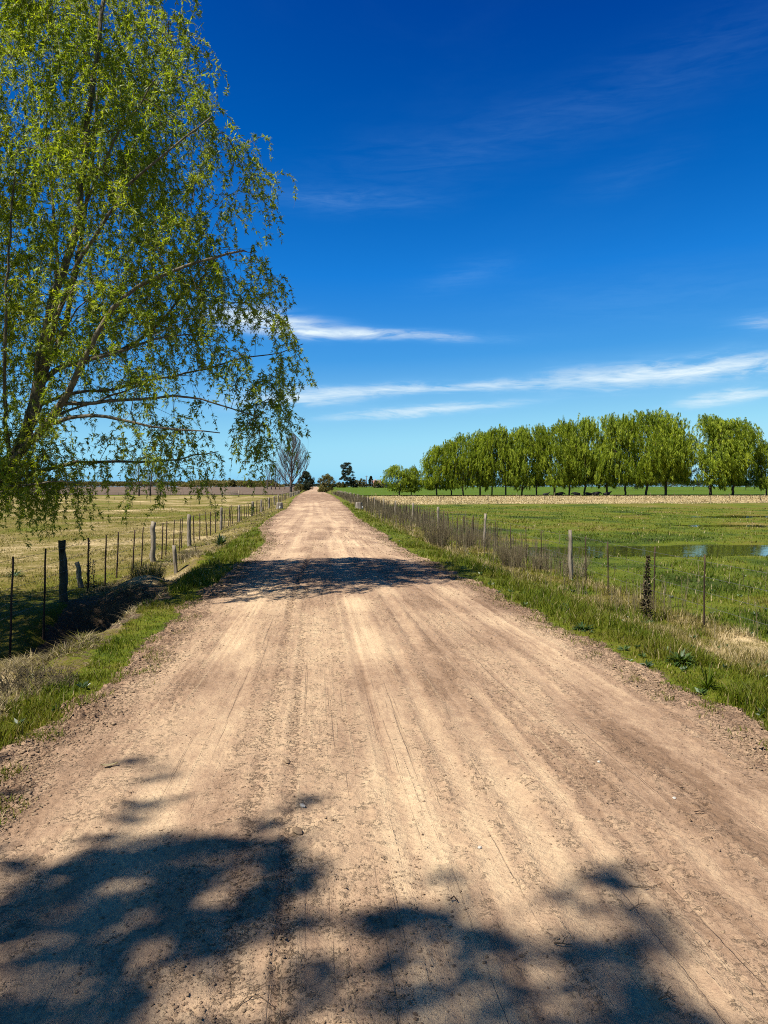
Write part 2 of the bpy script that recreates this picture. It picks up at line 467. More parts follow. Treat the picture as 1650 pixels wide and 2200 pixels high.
def m_plain(name, a, b, scale=6.0, rough=0.8, spec=0.3, bs=0.3, bd=0.01):
    m, N = mat_new(name)
    n1 = N.noise(obj_co(N), scale, 5, 0.6)
    p = principled(N, N.ramp(n1, [(0.3, a), (0.7, b)]), rough, spec, bump(N, n1, bs, bd))
    finish(N, p.outputs[0])
    return m

def m_ground():
    m, N = mat_new('pasture_ground')
    co = obj_co(N)
    t = attr(N, 'tint'); soil = attr(N, 'soil')
    n1 = N.noise(co, 14.0, 5, 0.7); n2 = N.noise(co, 2.2, 4, 0.6); n3 = N.noise(co, 0.35, 4, 0.6)
    jit = N.math('ADD', N.math('MULTIPLY', N.math('SUBTRACT', n1, 0.5), 0.9), N.math('MULTIPLY', N.math('SUBTRACT', n2, 0.5), 0.45))
    jit = N.math('ADD', jit, N.math('MULTIPLY', N.math('SUBTRACT', n3, 0.5), 0.35))
    jit = N.math('MULTIPLY', jit, N.math('SUBTRACT', 1.0, N.math('MULTIPLY', N.smooth(t, 0.8, 1.0), 0.75)))
    g = N.ramp(N.math('ADD', t, jit, clamp=True), GRASS_RAMP)
    g = N.mix(1.0, g, (0.9, 0.86, 0.80, 1), 'MULTIPLY')
    s = N.ramp(N.noise(co, 22.0, 5, 0.7), [(0.3, (0.075, 0.050, 0.030)), (0.7, (0.21, 0.145, 0.09))])
    sf = N.smooth(N.math('ADD', soil, N.math('MULTIPLY', N.math('SUBTRACT', n1, 0.5), 1.2)), 0.4, 0.65)
    c = N.mix(sf, g, s)
    p = principled(N, c, 0.95, 0.15, bump(N, n1, 0.9, 0.05))
    finish(N, p.outputs[0])
    return m
def m_road():
    m, N = mat_new('dirt_road')
    co = obj_co(N)
    t = attr(N, 'tone')
    n1 = N.noise(co, 9.0, 6, 0.65, 0.3); n2 = N.noise(co, 60.0, 4, 0.7); n3 = N.noise(N.scaled(co, (3.2, 0.8, 1)), 4.0, 5, 0.65, 0.5)
    f = N.math('ADD', t, N.math('MULTIPLY', N.math('SUBTRACT', n1, 0.5), 0.75))
    f = N.math('ADD', f, N.math('MULTIPLY', N.math('SUBTRACT', n3, 0.5), 0.75))
    f = N.math('ADD', f, N.math('MULTIPLY', N.math('SUBTRACT', n2, 0.5), 0.45), clamp=True)
    c = N.ramp(f, [(0.0, (0.280, 0.175, 0.106)), (0.3, (0.440, 0.290, 0.182)), (0.62, (0.590, 0.410, 0.252)), (1.0, (0.735, 0.540, 0.328))])
    # crisp tyre lines, a centimetre or two wide, and the crumbly soil between them
    sepr = N.n('ShaderNodeSeparateXYZ'); N.l(co, sepr.inputs[0])
    fx = N.math('MULTIPLY', sepr.outputs[0], N.math('ADD', 0.88, N.math('MULTIPLY', sepr.outputs[1], 0.02)))
    cv = N.n('ShaderNodeCombineXYZ'); N.l(fx, cv.inputs[0]); N.l(sepr.outputs[1], cv.inputs[1])
    tl = N.noise(N.scaled(cv.outputs[0], (24, 0.28, 1)), 1.0, 4, 0.7)
    groove = N.math('MULTIPLY', N.smooth(tl, 0.58, 0.70), attr(N, 'track'))
    ridge = N.math('MULTIPLY', N.smooth(tl, 0.42, 0.34), attr(N, 'track'))
    cleat = N.n('ShaderNodeTexWave'); cleat.wave_type = 'BANDS'; cleat.bands_direction = 'Y'
    N.l(co, cleat.inputs['Vector']); cleat.inputs['Scale'].default_value = 9.0; cleat.inputs['Distortion'].default_value = 3.0; cleat.inputs['Detail'].default_value = 2
    c = N.mix(N.math('MULTIPLY', groove, 0.30), c, (0.215, 0.135, 0.082, 1))
    c = N.mix(N.math('MULTIPLY', ridge, 0.45), c, (0.66, 0.49, 0.30, 1))
    lump = N.smooth(N.noise(co, 38.0, 5, 0.72), 0.50, 0.62)
    lumpm = N.math('MULTIPLY', lump, N.smooth(N.math('ADD', attr(N, 'rough'), N.math('MULTIPLY', N.math('SUBTRACT', n1, 0.5), 1.1)), 0.28, 0.62))
    spk = N.n('ShaderNodeTexVoronoi'); N.l(co, spk.inputs['Vector']); spk.inputs['Scale'].default_value = 75
    pale = N.math('MULTIPLY', N.smooth(spk.outputs['Distance'], 0.22, 0.10), N.smooth(N.noise(co, 31.0, 2), 0.60, 0.68))
    c = N.mix(N.math('MULTIPLY', pale, 0.5), c, (0.60, 0.50, 0.38, 1))
    crumb = N.math('MULTIPLY', N.smooth(N.noise(co, 48.0, 4, 0.75), 0.57, 0.70), N.smooth(N.noise(co, 5.0, 4, 0.6), 0.38, 0.58))
    c = N.mix(N.math('MULTIPLY', crumb, 0.75), c, (0.165, 0.100, 0.058, 1))
    hb = N.math('ADD', N.math('MULTIPLY', n2, 0.5), N.math('MULTIPLY', N.noise(co, 170.0, 3, 0.7), 0.25))
    hb = N.math('ADD', hb, N.math('MULTIPLY', N.noise(co, 24.0, 5, 0.7), 0.8))
    hb = N.math('ADD', hb, N.math('MULTIPLY', lumpm, 0.9))
    hb = N.math('SUBTRACT', hb, N.math('MULTIPLY', groove, 0.35))
    hb = N.math('ADD', hb, N.math('MULTIPLY', N.math('MULTIPLY', cleat.outputs['Fac'], ridge), 0.35))
    p = principled(N, c, 0.95, 0.12, bump(N, hb, 1.0, 0.017))
    finish(N, p.outputs[0])
    return m
def m_furrows(name, a, b, period, ang, green=False):
    m, N = mat_new(name)
    co = obj_co(N)
    n1 = N.noise(N.scaled(co, (0.6, 0.12, 1), rot=(0, 0, ang)), 1.0, 5, 0.65)
    n2 = N.noise(co, 0.03, 4, 0.6); n3 = N.noise(co, 2.6, 4, 0.6)
    w = N.n('ShaderNodeTexWave'); N.l(N.scaled(co, (1, 1, 1), rot=(0, 0, ang)), w.inputs['Vector'])
    w.inputs['Scale'].default_value = period; w.inputs['Distortion'].default_value = 1.5
    f = N.math('ADD', N.math('MULTIPLY', n1, 0.5), N.math('ADD', N.math('MULTIPLY', n2, 0.4), N.math('ADD', N.math('MULTIPLY', w.outputs['Fac'], 0.05), N.math('MULTIPLY', n3, 0.2))))
    c = N.ramp(f, [(0.40, a), (0.75, b)])
    p = principled(N, c, 0.95, 0.1, bump(N, n1, 0.8, 0.15))
    finish(N, p.outputs[0])
    return m
def m_water():
    m, N = mat_new('flood_water')
    co = obj_co(N)
    p = principled(N, (0.030, 0.030, 0.014, 1), 0.035, 0.5, bump(N, N.noise(N.scaled(co, (1, 0.5, 1)), 5.0, 3, 0.5), 0.25, 0.012))
    finish(N, p.outputs[0])
    return m
def m_flat(name, col, rough=0.7, spec=0.3):
    m, N = mat_new(name)
    n1 = N.noise(obj_co(N), 8.0, 4, 0.6)
    c = N.mix(N.math('MULTIPLY', n1, 0.5), (*col, 1), tuple(v * 0.6 for v in col) + (1,))
    finish(N, principled(N, c, rough, spec).outputs[0])
    return m

WILLOW_STOPS = [(0.0, (0.088, 0.175, 0.020)), (0.45, (0.260, 0.360, 0.028)), (0.75, (0.450, 0.490, 0.042)), (1.0, (0.65, 0.66, 0.11))]
M = dict(
    ground=m_ground(), road=m_road(), water=m_water(),
    plough=m_furrows('ploughed_soil', (0.115, 0.078, 0.052), (0.215, 0.155, 0.105), 0.35, R(8)),
    crop=m_furrows('young_crop', (0.060, 0.110, 0.004), (0.115, 0.175, 0.008), 0.2, R(90)),
    grass=m_grass('grass_blades'), straw=m_grass('dry_grass_blades', 0.2),
    leaf=m_leaf('willow_leaves', WILLOW_STOPS, 0.5, 0.5, 0.3),
    rowleaf=m_leaf('row_willow_leaves', [(0.0, (0.095, 0.160, 0.010)), (0.5, (0.270, 0.360, 0.020)), (1.0, (0.52, 0.60, 0.055))], 0.5, 0.6, 0.2),
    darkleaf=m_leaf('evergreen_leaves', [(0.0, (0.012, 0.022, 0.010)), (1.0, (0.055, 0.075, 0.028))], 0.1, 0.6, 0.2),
    oliveleaf=m_leaf('olive_brown_leaves', [(0.0, (0.07, 0.062, 0.018)), (0.5, (0.17, 0.150, 0.040)), (1.0, (0.28, 0.24, 0.08))], 0.25, 0.6, 0.2),
    weed=m_leaf('weed_leaves', [(0.0, (0.018, 0.050, 0.010)), (1.0, (0.10, 0.17, 0.035))], 0.2),
    bark=m_bark('willow_bark', (0.045, 0.034, 0.020), (0.32, 0.27, 0.18), 14.0),
    rowbark=m_bark('row_bark', (0.035, 0.027, 0.017), (0.15, 0.12, 0.08), 5.0),
    greybark=m_bark('bare_tree_bark', (0.075, 0.058, 0.05), (0.20, 0.165, 0.15), 4.0),
    post=m_bark('weathered_post_wood', (0.075, 0.056, 0.038), (0.50, 0.42, 0.31), 22.0, 0.12, 0.9),
    darkpost=m_bark('mossy_dark_post', (0.018, 0.015, 0.010), (0.16, 0.145, 0.10), 14.0, 0.3, 0.9),
    stake=m_bark('dark_stake_wood', (0.030, 0.018, 0.012), (0.105, 0.064, 0.042), 18.0, 0.12, 0.6),
    wire=m_flat('galvanised_wire', (0.16, 0.15, 0.14), 0.5, 0.5),
    brush=m_leaf('dead_stems', [(0.0, (0.062, 0.046, 0.026)), (0.6, (0.250, 0.200, 0.112)), (1.0, (0.52, 0.44, 0.26))], 0.05, 0.85, 0.1),
    clod=m_plain('soil_clods', (0.20, 0.125, 0.078), (0.40, 0.285, 0.175), 30.0, 0.95, 0.1, 0.6, 0.004),
    pale=m_plain('pale_stone', (0.38, 0.33, 0.27), (0.74, 0.69, 0.60), 60.0, 0.8, 0.2, 0.5, 0.003),
    twig=m_plain('dry_twig', (0.10, 0.065, 0.04), (0.30, 0.21, 0.13), 60.0, 0.9, 0.1),
    stumpbark=m_bark('stump_bark', (0.10, 0.075, 0.055), (0.42, 0.36, 0.29), 8.0, 0.2, 0.8),
    stumptop=m_plain('cut_wood', (0.40, 0.33, 0.24), (0.62, 0.54, 0.42), 14.0),
    whitewash=m_flat('whitewash', (0.74, 0.72, 0.66)),
    cow=m_plain('black_hide', (0.008, 0.007, 0.006), (0.020, 0.016, 0.013), 3.0, 0.6, 0.3),
    pinkwall=m_plain('pink_plaster', (0.50, 0.30, 0.24), (0.62, 0.40, 0.32), 1.2, 0.9),
    redroof=m_plain('clay_roof', (0.30, 0.13, 0.10), (0.42, 0.22, 0.17), 2.0, 0.85),
    darkglass=m_flat('dark_window', (0.02, 0.025, 0.03), 0.1, 0.5),
    whitewall=m_flat('white_plaster', (0.62, 0.60, 0.56)),
    rust=m_flat('rusty_iron', (0.10, 0.05, 0.03)),
)

# ------------------------------------------------------------------ ground zones: what grows where
def zones(x, y):
    """tint (0 dark green .. 1 straw), soil share, and a code: 1 lush verge, 2 rough verge, 3 wet meadow, 4 left bank, 5 pasture, 6 dry strip, 0 road."""
    x = np.asarray(x, float); y = np.asarray(y, float)
    dR = x - XR(y); dL = XL(y) - x
    n1 = fbm(x / 0.8, y / 1.3, 3, 71); n2 = fbm(x / 3.5, y / 5.0, 3, 72); n3 = fbm(x / 0.3, y / 0.4, 2, 73)
    tint = np.full(x.shape, 0.45); soil = np.zeros(x.shape); code = np.zeros(x.shape, int)
    # right side
    r_lush = dR < 1.05 + 0.6 * (n1 - 0.5)
    lush_t = 0.45 + 0.35 * (n1 - 0.5) + 0.2 * (n3 - 0.5)
    rough_t = 0.56 + 0.9 * (n1 - 0.5) + 0.25 * (n3 - 0.5)
    straw = gau((x - 4.75) / 0.75) * gau((y - 8.6) / 1.5) + 0.8 * gau((x - 3.9) / 0.3) * gau((y - 17.0) / 1.0) + 0.6 * gau((x - 3.3) / 0.5) * gau((y - 27) / 4)
    rough_t = rough_t + 0.50 * straw
    mead_t = 0.40 + 0.85 * (n2 - 0.5) + 0.40 * (n1 - 0.5) + 0.08 * sstep(20, 9, y)
    R_ = dR > 0
    tint = np.where(R_, np.where(r_lush, lush_t, rough_t), tint)
    code = np.where(R_, np.where(r_lush, 1, 2), code)
    mead = R_ & (x > 5.7 + 0.5 * (n1 - 0.5))
    tint = np.where(mead, mead_t, tint); code = np.where(mead, 3, code)
    soil = np.where(mead, 0.10 + 0.55 * pond(x, y) + 0.25 * sstep(0.6, 0.8, n2) * sstep(16, 9, y), soil)
    soil = np.where(R_ & ~mead, 0.55 * (1 - sstep(0.0, 0.25, dR)) + 0.35 * straw * sstep(0.45, 0.6, n3), soil)
    edge = 84 + 6 * (fbm(x / 9.0, x * 0 + 2, 2, 75) - 0.5) + 0.08 * (x - 20)
    strip = R_ & (y > edge) & (x > 2 + 0.10 * (y - 70)) & (y < 159)
    tint = np.where(strip, 0.98 + 0.5 * (n2 - 0.55) - 0.16 * (1 - sstep(0, 14, y - edge)), tint)
    code = np.where(strip, 6, code); soil = np.where(strip, 0.0, soil)
    # left side
    L_ = dL > 0
    w = np.interp(y, [0, 5.2, 9, 12, 15, 19, 24, 28, 34, 60, 120], [0.50, 0.42, 0.45, 0.5, 0.9, 1.2, 1.1, 0.5, 0.15, 0.1, 0.5])
    l_lush = dL < w + 0.25 * (n1 - 0.5)
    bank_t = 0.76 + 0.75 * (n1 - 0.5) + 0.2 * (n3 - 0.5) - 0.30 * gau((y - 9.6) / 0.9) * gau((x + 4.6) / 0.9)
    past_t = 0.685 + 0.42 * (n2 - 0.5) + 0.50 * (fbm(x / 2.6, y / 3.6, 4, 77) - 0.5) + 0.15 * (n1 - 0.5) - 0.12 * sstep(20, 12, y)
    past_t = past_t + 0.05 * sstep(40, 90, y) - 0.22 * sstep(163, 172, y)
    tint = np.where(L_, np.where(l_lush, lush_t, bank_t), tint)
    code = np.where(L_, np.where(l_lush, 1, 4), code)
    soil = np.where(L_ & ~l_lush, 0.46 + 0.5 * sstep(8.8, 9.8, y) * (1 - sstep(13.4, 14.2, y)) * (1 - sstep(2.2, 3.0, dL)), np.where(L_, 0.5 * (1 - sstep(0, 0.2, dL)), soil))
    pas = L_ & (x < -4.25 + 0.4 * (n1 - 0.5)) & ((y > 9.0) | (x < -5.2))
    tint = np.where(pas, past_t, tint); code = np.where(pas, 5, code); soil = np.where(pas, 0.06, soil)
    far_v = L_ & ~pas & (y > 26) & ~l_lush
    tint = np.where(far_v, 0.66 + 0.4 * (n2 - 0.5), tint); soil = np.where(far_v, 0.15, soil)
    roadp = (~R_) & (~L_)
    soil = np.where(roadp, 1.0, soil); tint = np.where(roadp, 0.8, tint)
    return np.clip(tint, 0, 1), np.clip(soil, 0, 1), code

# ------------------------------------------------------------------ ground sheet
def geo_axis(near, step, ratio, far, cap=1e9):
    out = [near]; s = step
    while out[-1] < far:
        s = min(s * ratio, cap); out.append(out[-1] + s)
    return out
def grid_mesh(name, X, Y, zf, extra=None, mat=None):
    gx, gy = np.meshgrid(X, Y)
    x = gx.ravel(); y = gy.ravel()
    z = zf(x, y)
    nx, ny = len(X), len(Y)
    i = (np.arange(ny - 1)[:, None] * nx + np.arange(nx - 1)[None, :]).ravel()
    F = np.stack([i, i + 1, i + nx + 1, i + nx], 1)
    me = new_mesh(name, np.stack([x, y, z], 1), [F], extra(x, y) if extra else None, True)
    return link(name, me, mat)
xr = np.array(geo_axis(7.5, 0.08, 1.035, 2600)); xm = np.arange(-7.5, 7.5, 0.07)
gX = np.concatenate([-xr[::-1], xm, xr])
gY = np.concatenate([-np.array(geo_axis(1.0, 0.4, 1.3, 60))[::-1], np.arange(-0.9, 15, 0.075), np.array(geo_axis(15, 0.075, 1.014, 4200))])
def g_attr(x, y):
    t, s, c = zones(x, y)
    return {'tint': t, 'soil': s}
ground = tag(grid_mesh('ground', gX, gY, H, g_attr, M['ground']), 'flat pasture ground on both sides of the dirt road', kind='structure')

# ------------------------------------------------------------------ road
Ys = [-8.0]
while Ys[-1] < 900:
    Yc = Ys[-1]
    Ys.append(Yc + (0.06 if Yc < 1.7 else min(max(0.011, Yc * Yc / 1500.0), 0.02 * Yc)))
Ys = np.array(Ys); U = np.linspace(0, 1, 620)
l = XL(Ys) - 0.35; r = XR(Ys) + 0.35
rx = (l[:, None] + (r - l)[:, None] * U[None, :]).ravel(); ry = np.repeat(Ys, len(U))
rz, tone, rough = road_surface(rx, ry)
fan_ = rx * (1 + 0.02 * (ry - 6)); trk = sstep(0.40, 0.60, fbm(fan_ / 0.33, ry / 7.0, 2, 58)) * (np.minimum(rx - XL(ry), XR(ry) - rx) > 0.5)
i = (np.arange(len(Ys) - 1)[:, None] * len(U) + np.arange(len(U) - 1)[None, :]).ravel()
rF = np.stack([i, i + 1, i + len(U) + 1, i + len(U)], 1)
road = link('road', new_mesh('road', np.stack([rx, ry, rz], 1), [rF], {'tone': tone, 'track': trk, 'rough': np.clip(rough / 2.0, 0, 1)}, True), M['road'])
tag(road, 'straight tan dirt road with wheel tracks and loose clods', kind='structure')

# ------------------------------------------------------------------ fields and water
def field(name, X, Y, lift, mat, label):
    o = grid_mesh(name, X, Y, lambda x, y: H(x, y) + lift, None, mat)
    return tag(o, label, kind='structure')
field('ploughed_field', np.concatenate([-np.array(geo_axis(9.0, 2, 1.06, 1500))[::-1]]), np.array(geo_axis(184, 3, 1.03, 3000)), 0.10, M['plough'], 'bare brown ploughed field behind the left pasture')
field('green_field', np.array(geo_axis(9.0, 2, 1.05, 1500)), np.array(geo_axis(166.5, 2, 1.03, 1400)), 0.12, M['crop'], 'vivid green crop field beyond the long willow row')
wme = new_mesh('water', [(5.4, 15, WATER_Z), (60, 15, WATER_Z), (60, 75, WATER_Z), (5.4, 75, WATER_Z)], [np.array([[0, 1, 2, 3]])])
tag(link('water', wme, M['water']), 'shallow flood water lying in the right meadow', kind='structure')

# ------------------------------------------------------------------ grass
def blades(name, x, y, z, h, w, tint, mat, label, lean=0.5):
    n = len(x)
    az = RNG.random(n) * 2 * math.pi
    la = lean * (0.3 + RNG.random(n))
    dx = np.cos(az) * la * h; dy = np.sin(az) * la * h
    pa = az + math.pi / 2 + RNG.normal(0, 0.7, n)
    wx = np.cos(pa) * w / 2; wy = np.sin(pa) * w / 2
    b = np.stack([x, y, z - 0.012], 1)
    mid = b + np.stack([dx * 0.35, dy * 0.35, h * 0.58], 1)
    tip = b + np.stack([dx, dy, h], 1)
    W_ = np.stack([wx, wy, np.zeros(n)], 1)
    V = np.stack([b - W_, b + W_, mid + W_ * 0.75, mid - W_ * 0.75, tip], 1).reshape(-1, 3)
    o = np.arange(n) * 5
    q = np.stack([o, o + 1, o + 2, o + 3], 1); t3 = np.stack([o + 3, o + 2, o + 4], 1)
    T = np.repeat(np.clip(tint, 0, 1), 5)
    ob = link(name, new_mesh(name, V, [t3, q], {'tint': T}), mat)
    return tag(ob, label, kind='stuff', cat='grass')
def candidates(n, r0, r1, p, a0=-38, a1=40):
    u = RNG.random(n)
    if abs(p) < 1e-6: r_ = r0 * (r1 / r0) ** u
    else: r_ = (r0 ** p + u * (r1 ** p - r0 ** p)) ** (1 / p)
    a = np.radians(a0 + (a1 - a0) * RNG.random(n)) 
    return r_ * np.sin(a), r_ * np.cos(a), r_
cx_, cy_, cr_ = candidates(1150000, 2.6, 80.0, -0.35, -34, 38)
ct, cs, cc = zones(cx_, cy_)
g1 = fbm(cx_ / 0.16, cy_ / 0.16, 2, 81); g2 = fbm(cx_ / 0.7, cy_ / 0.9, 2, 82)
rnd = RNG.random(len(cx_))
sel = dict()
pd = pond(cx_, cy_)
keep1 = (cc == 1) & (rnd < 0.25 + 0.9 * sstep(0.32, 0.62, g1)) & (rnd < 0.12 + 3.5 * np.minimum(np.abs(cx_ - XR(cy_)), np.abs(XL(cy_) - cx_)))
keep2 = (cc == 2) & (rnd < 0.15 + 0.8 * sstep(0.35, 0.65, g1))
keep4 = (cc == 4) & (rnd < 0.18 + 0.8 * sstep(0.35, 0.65, g1))
keep3 = (cc == 3) & (rnd < (0.5 * np.clip(1 - 1.6 * pd, 0.015, 1)) * (0.3 + sstep(0.35, 0.65, g1)))
keep5 = (cc == 5) & (rnd < 0.55 * (0.3 + sstep(0.35, 0.65, g1)))
def mk(name, keep, hmin, hmax, wb, label, mat, dead=0.1, dt=0.0, lean=0.6, hs=g2):
    x = cx_[keep]; y = cy_[keep]; r_ = cr_[keep]; n = len(x)
    z = H(x, y)
    h = (hmin + (hmax - hmin) * RNG.random(n)) * (0.45 + 1.1 * sstep(0.3, 0.7, hs[keep]))
    w = np.maximum(wb * (0.7 + 0.6 * RNG.random(n)), 0.0007 * r_)
    t = ct[keep] + RNG.normal(0, 0.10, n) + dt
    t = np.where(RNG.random(n) < dead, 0.72 + 0.26 * RNG.random(n), t)
    return blades(name, x, y, z, h, w, t, M[mat], label, lean)
mk('verge_grass', keep1, 0.03, 0.12, 0.007, 'bright green grass growing along both road edges', 'grass', 0.06)
mk('rough_grass', keep2, 0.035, 0.13, 0.006, 'tall mixed green and straw grass between road and right fence', 'grass', 0.26)
mk('bank_thatch', keep4 & (RNG.random(len(cx_)) < 0.85), 0.02, 0.06, 0.006, 'brown dead thatch lying on the earth of the left ditch bank', 'brush', 0.06, -0.32, 2.4)
mk('bank_grass', keep4 & (RNG.random(len(cx_)) < 0.30), 0.02, 0.085, 0.006, 'dry and green tangled grass over the left ditch bank', 'straw', 0.35, -0.02, 1.9)
mk('meadow_grass', keep3, 0.02, 0.10, 0.007, 'short wet green grass across the right meadow', 'grass', 0.12)
mk('pasture_grass', keep5, 0.018, 0.065, 0.007, 'short olive and straw pasture grass beyond the left fence', 'grass', 0.22)
creep = (cc == 0) & (cy_ < 40)
de = np.minimum(cx_ - XL(cy_), XR(cy_) - cx_)
creep &= (de < 0.42) & (rnd < 0.9 * (1 - de / 0.42) ** 1.6 * sstep(0.46, 0.60, fbm(cx_ / 0.22, cy_ / 0.30, 2, 88)))
x = cx_[creep]; y = cy_[creep]; n = len(x)
blades('edge_tufts', x, y, np.maximum(H(x, y), road_z(x, y)), RNG.uniform(0.015, 0.06, n), np.maximum(0.006, 0.0007 * cr_[creep]), np.clip(RNG.normal(0.55, 0.18, n), 0, 1), M['grass'], 'small grass tufts creeping over the soil of the road edges', 0.9)
# tall pale reed-like grass of the strip before the willow row
n = 90000
x = RNG.uniform(4, 130, n); y = 80 + 78 * RNG.random(n) ** 1.3
t_, s_, c_ = zones(x, y); k = c_ == 6
x = x[k]; y = y[k]; r_ = np.hypot(x, y)
blades('dry_grass_strip', x, y, H(x, y), RNG.uniform(0.04, 0.16, len(x)) * (0.4 + 1.2 * fbm(x / 3.0, y / 3.0, 2, 85)), 0.0009 * r_, RNG.uniform(0.86, 1.0, len(x)), M['straw'], 'pale straw coloured grass strip in front of the willow row', 0.7)

# ------------------------------------------------------------------ loose clods and stones on the road
def icosa():
    t = (1 + 5 ** 0.5) / 2
    V = np.array([(-1, t, 0), (1, t, 0), (-1, -t, 0), (1, -t, 0), (0, -1, t), (0, 1, t), (0, -1, -t), (0, 1, -t), (t, 0, -1), (t, 0, 1), (-t, 0, -1), (-t, 0, 1)], float)
    V /= np.linalg.norm(V[0])
    F = np.array([(0, 11, 5), (0, 5, 1), (0, 1, 7), (0, 7, 10), (0, 10, 11), (1, 5, 9), (5, 11, 4), (11, 10, 2), (10, 7, 6), (7, 1, 8),
                  (3, 9, 4), (3, 4, 2), (3, 2, 6), (3, 6, 8), (3, 8, 9), (4, 9, 5), (2, 4, 11), (6, 2, 10), (8, 6, 7), (9, 8, 1)])
    return V, F
def pebbles(x, y, z, size, flat=0.5, jit=0.95):
    V0, F0 = icosa(); n = len(x)
    V = V0[None] * (1 + jit * (RNG.random((n, 12, 1)) - 0.5))
    sc = size[:, None, None] * np.stack([0.7 + 0.7 * RNG.random(n), 0.6 + 0.6 * RNG.random(n), flat * (0.6 + 0.6 * RNG.random(n))], 1)[:, None, :]
    V = V * sc
    a = RNG.random(n) * 2 * math.pi; c = np.cos(a)[:, None]; s_ = np.sin(a)[:, None]
    X = V[:, :, 0] * c - V[:, :, 1] * s_ + x[:, None]; Y = V[:, :, 0] * s_ + V[:, :, 1] * c + y[:, None]
    Z = V[:, :, 2] + (z + size * flat * 0.25)[:, None]
    F = (F0[None] + (np.arange(n) * 12)[:, None, None]).reshape(-1, 3)
    return np.stack([X, Y, Z], 2).reshape(-1, 3), F
def clods_on_road(n, r0, r1, pw, smin, smax, where):
    x, y, r_ = candidates(n, r0, r1, pw, -38, 40)
    l = XL(y); r = XR(y)
    e = np.minimum(x - l, r - x)
    _, tone, rough = road_surface(x, y)
    pat = fbm(x / 0.35, y / 0.5, 2, 91)
    if where == 'edge':
        k = (e > -0.05) & (RNG.random(n) < np.exp(-(np.abs(e - 0.17) / 0.20) ** 2) * (0.3 + sstep(0.35, 0.6, pat)))
    else:
        k = (e > 0.25) & (RNG.random(n) < 0.16 * rough * (0.15 + 1.6 * sstep(0.50, 0.68, pat)))
    x = x[k]; y = y[k]
    s_ = smin + (smax - smin) * RNG.random(len(x)) ** 4.0
    s_ = np.maximum(s_, 0.0008 * np.hypot(x, y))
    return x, y, np.maximum(road_z(x, y), H(x, y)), s_
P = [clods_on_road(330000, 2.2, 30, -0.3, 0.0018, 0.0085, 'mid'), clods_on_road(360000, 2.4, 40, -0.2, 0.003, 0.0150, 'edge')]
for nm, p, lb in (('road_clods', P[0], 'loose brown soil crumbs scattered over the road surface'), ('edge_clods', P[1], 'coarse soil clods heaped along both road edges')):
    V, F = pebbles(*p)
    tag(link(nm, new_mesh(nm, V, [F]), M['clod']), lb, kind='stuff')

def rock(name, px, py, size, mat, label, seed, cat='stone', group=None, flat=0.6):
    g = on_ground(px, py, 0.0)
    z = float(surf_z(g[0], g[1]))
    g = on_ground(px, py, z); z = float(surf_z(g[0], g[1]))
    bm = bmesh.new(); bmesh.ops.create_icosphere(bm, subdivisions=2, radius=size)
    rr = random.Random(seed)
    ax = [Vector((rr.gauss(0, 1), rr.gauss(0, 1), rr.gauss(0, 1))).normalized() for _ in range(7)]
    for v in bm.verts:
        n_ = v.co.normalized(); f = 1.0
        for a_ in ax:
            d = n_.dot(a_)
            if d > 0.62: f = min(f, 0.62 / d)
        v.co = Vector((v.co.x * f * 1.25, v.co.y * f * 0.9, v.co.z * f * flat * 1.2))
    me = bpy.data.meshes.new(name); bm.to_mesh(me); bm.free()
    o = link(name, me, M[mat]); o.location = (g[0], g[1], z + size * flat * 0.45); o.rotation_euler = (0, 0, rr.random() * 6)
    return tag(o, label, cat, group)
rock('stone', 650, 1733, 0.016, 'pale', 'pale cream stone on the road at the edge of the near tree shadow', 1)
rock('stone', 1031, 1822, 0.011, 'pale', 'small white stone on the road between the two near shadow masses', 2)
rock('stone', 1287, 1640, 0.013, 'pale', 'crumbled white stone on the right half of the sunlit road', 3)
rock('stone', 1449, 1716, 0.014, 'pale', 'flat pale stone near the right edge of the foreground road', 4, flat=0.35)
rock('stone', 1405, 1865, 0.020, 'clod', 'tan lump beside the rightmost tip of the near shadow', 5, flat=0.4)
rock('soil_lump', 640, 1788, 0.030, 'clod', 'broken brown soil lump at the shadow edge in the middle of the road', 6, 'clod')
rock('soil_lump', 617, 1635, 0.024, 'clod', 'dark soil lump in the rough centre rut of the sunlit road', 7, 'clod')
rock('soil_lump', 1058, 1207, 0.06, 'clod', 'dark lump on the road near the right edge just past the far shadow', 8, 'clod')
rock('boulder', 807, 1063, 0.38, 'clod', 'pale boulder lying in the far green field', 9, 'rock', flat=0.5)

def ground_pt(px, py):
    z = 0.0
    for _ in range(4):
        g = on_ground(px, py, z); z = float(surf_z(g[0], g[1]))
    return np.array([g[0], g[1], z])
def twig(pts, r, label, side=True, mat='twig', name='twig'):
    b = MB()
    P3 = []
    for q in pts:
        g = ground_pt(*q); g[2] += r * 1.6; P3.append(g)
    P3 = np.array(P3); P3[1:-1, 2] += r * 1.5
    r = r * 0.6
    b.tube(P3, np.linspace(r, r * 0.5, len(P3)), 5)
    if side and len(P3) > 2:
        d = P3[-1] - P3[0]; q = np.array([-d[1], d[0], 0.1]) * 0.22
        b.tube([P3[1], P3[1] + q * 0.7 + d * 0.15, P3[1] + q + d * 0.35], [r * 0.6, r * 0.5, r * 0.3], 4)
    return tag(b.build(name, M[mat]), label, 'twig')
twig([(505, 2172), (530, 2150), (555, 2145), (580, 2160)], 0.0035, 'pale forked twig on the road at the bottom edge of the view')
twig([(545, 2130), (570, 2118), (592, 2140)], 0.003, 'thin curled twig lying beside the forked one at the bottom')
twig([(1190, 2030), (1208, 2036), (1228, 2035)], 0.005, 'dark twig with a blunt end in the right near shadow')
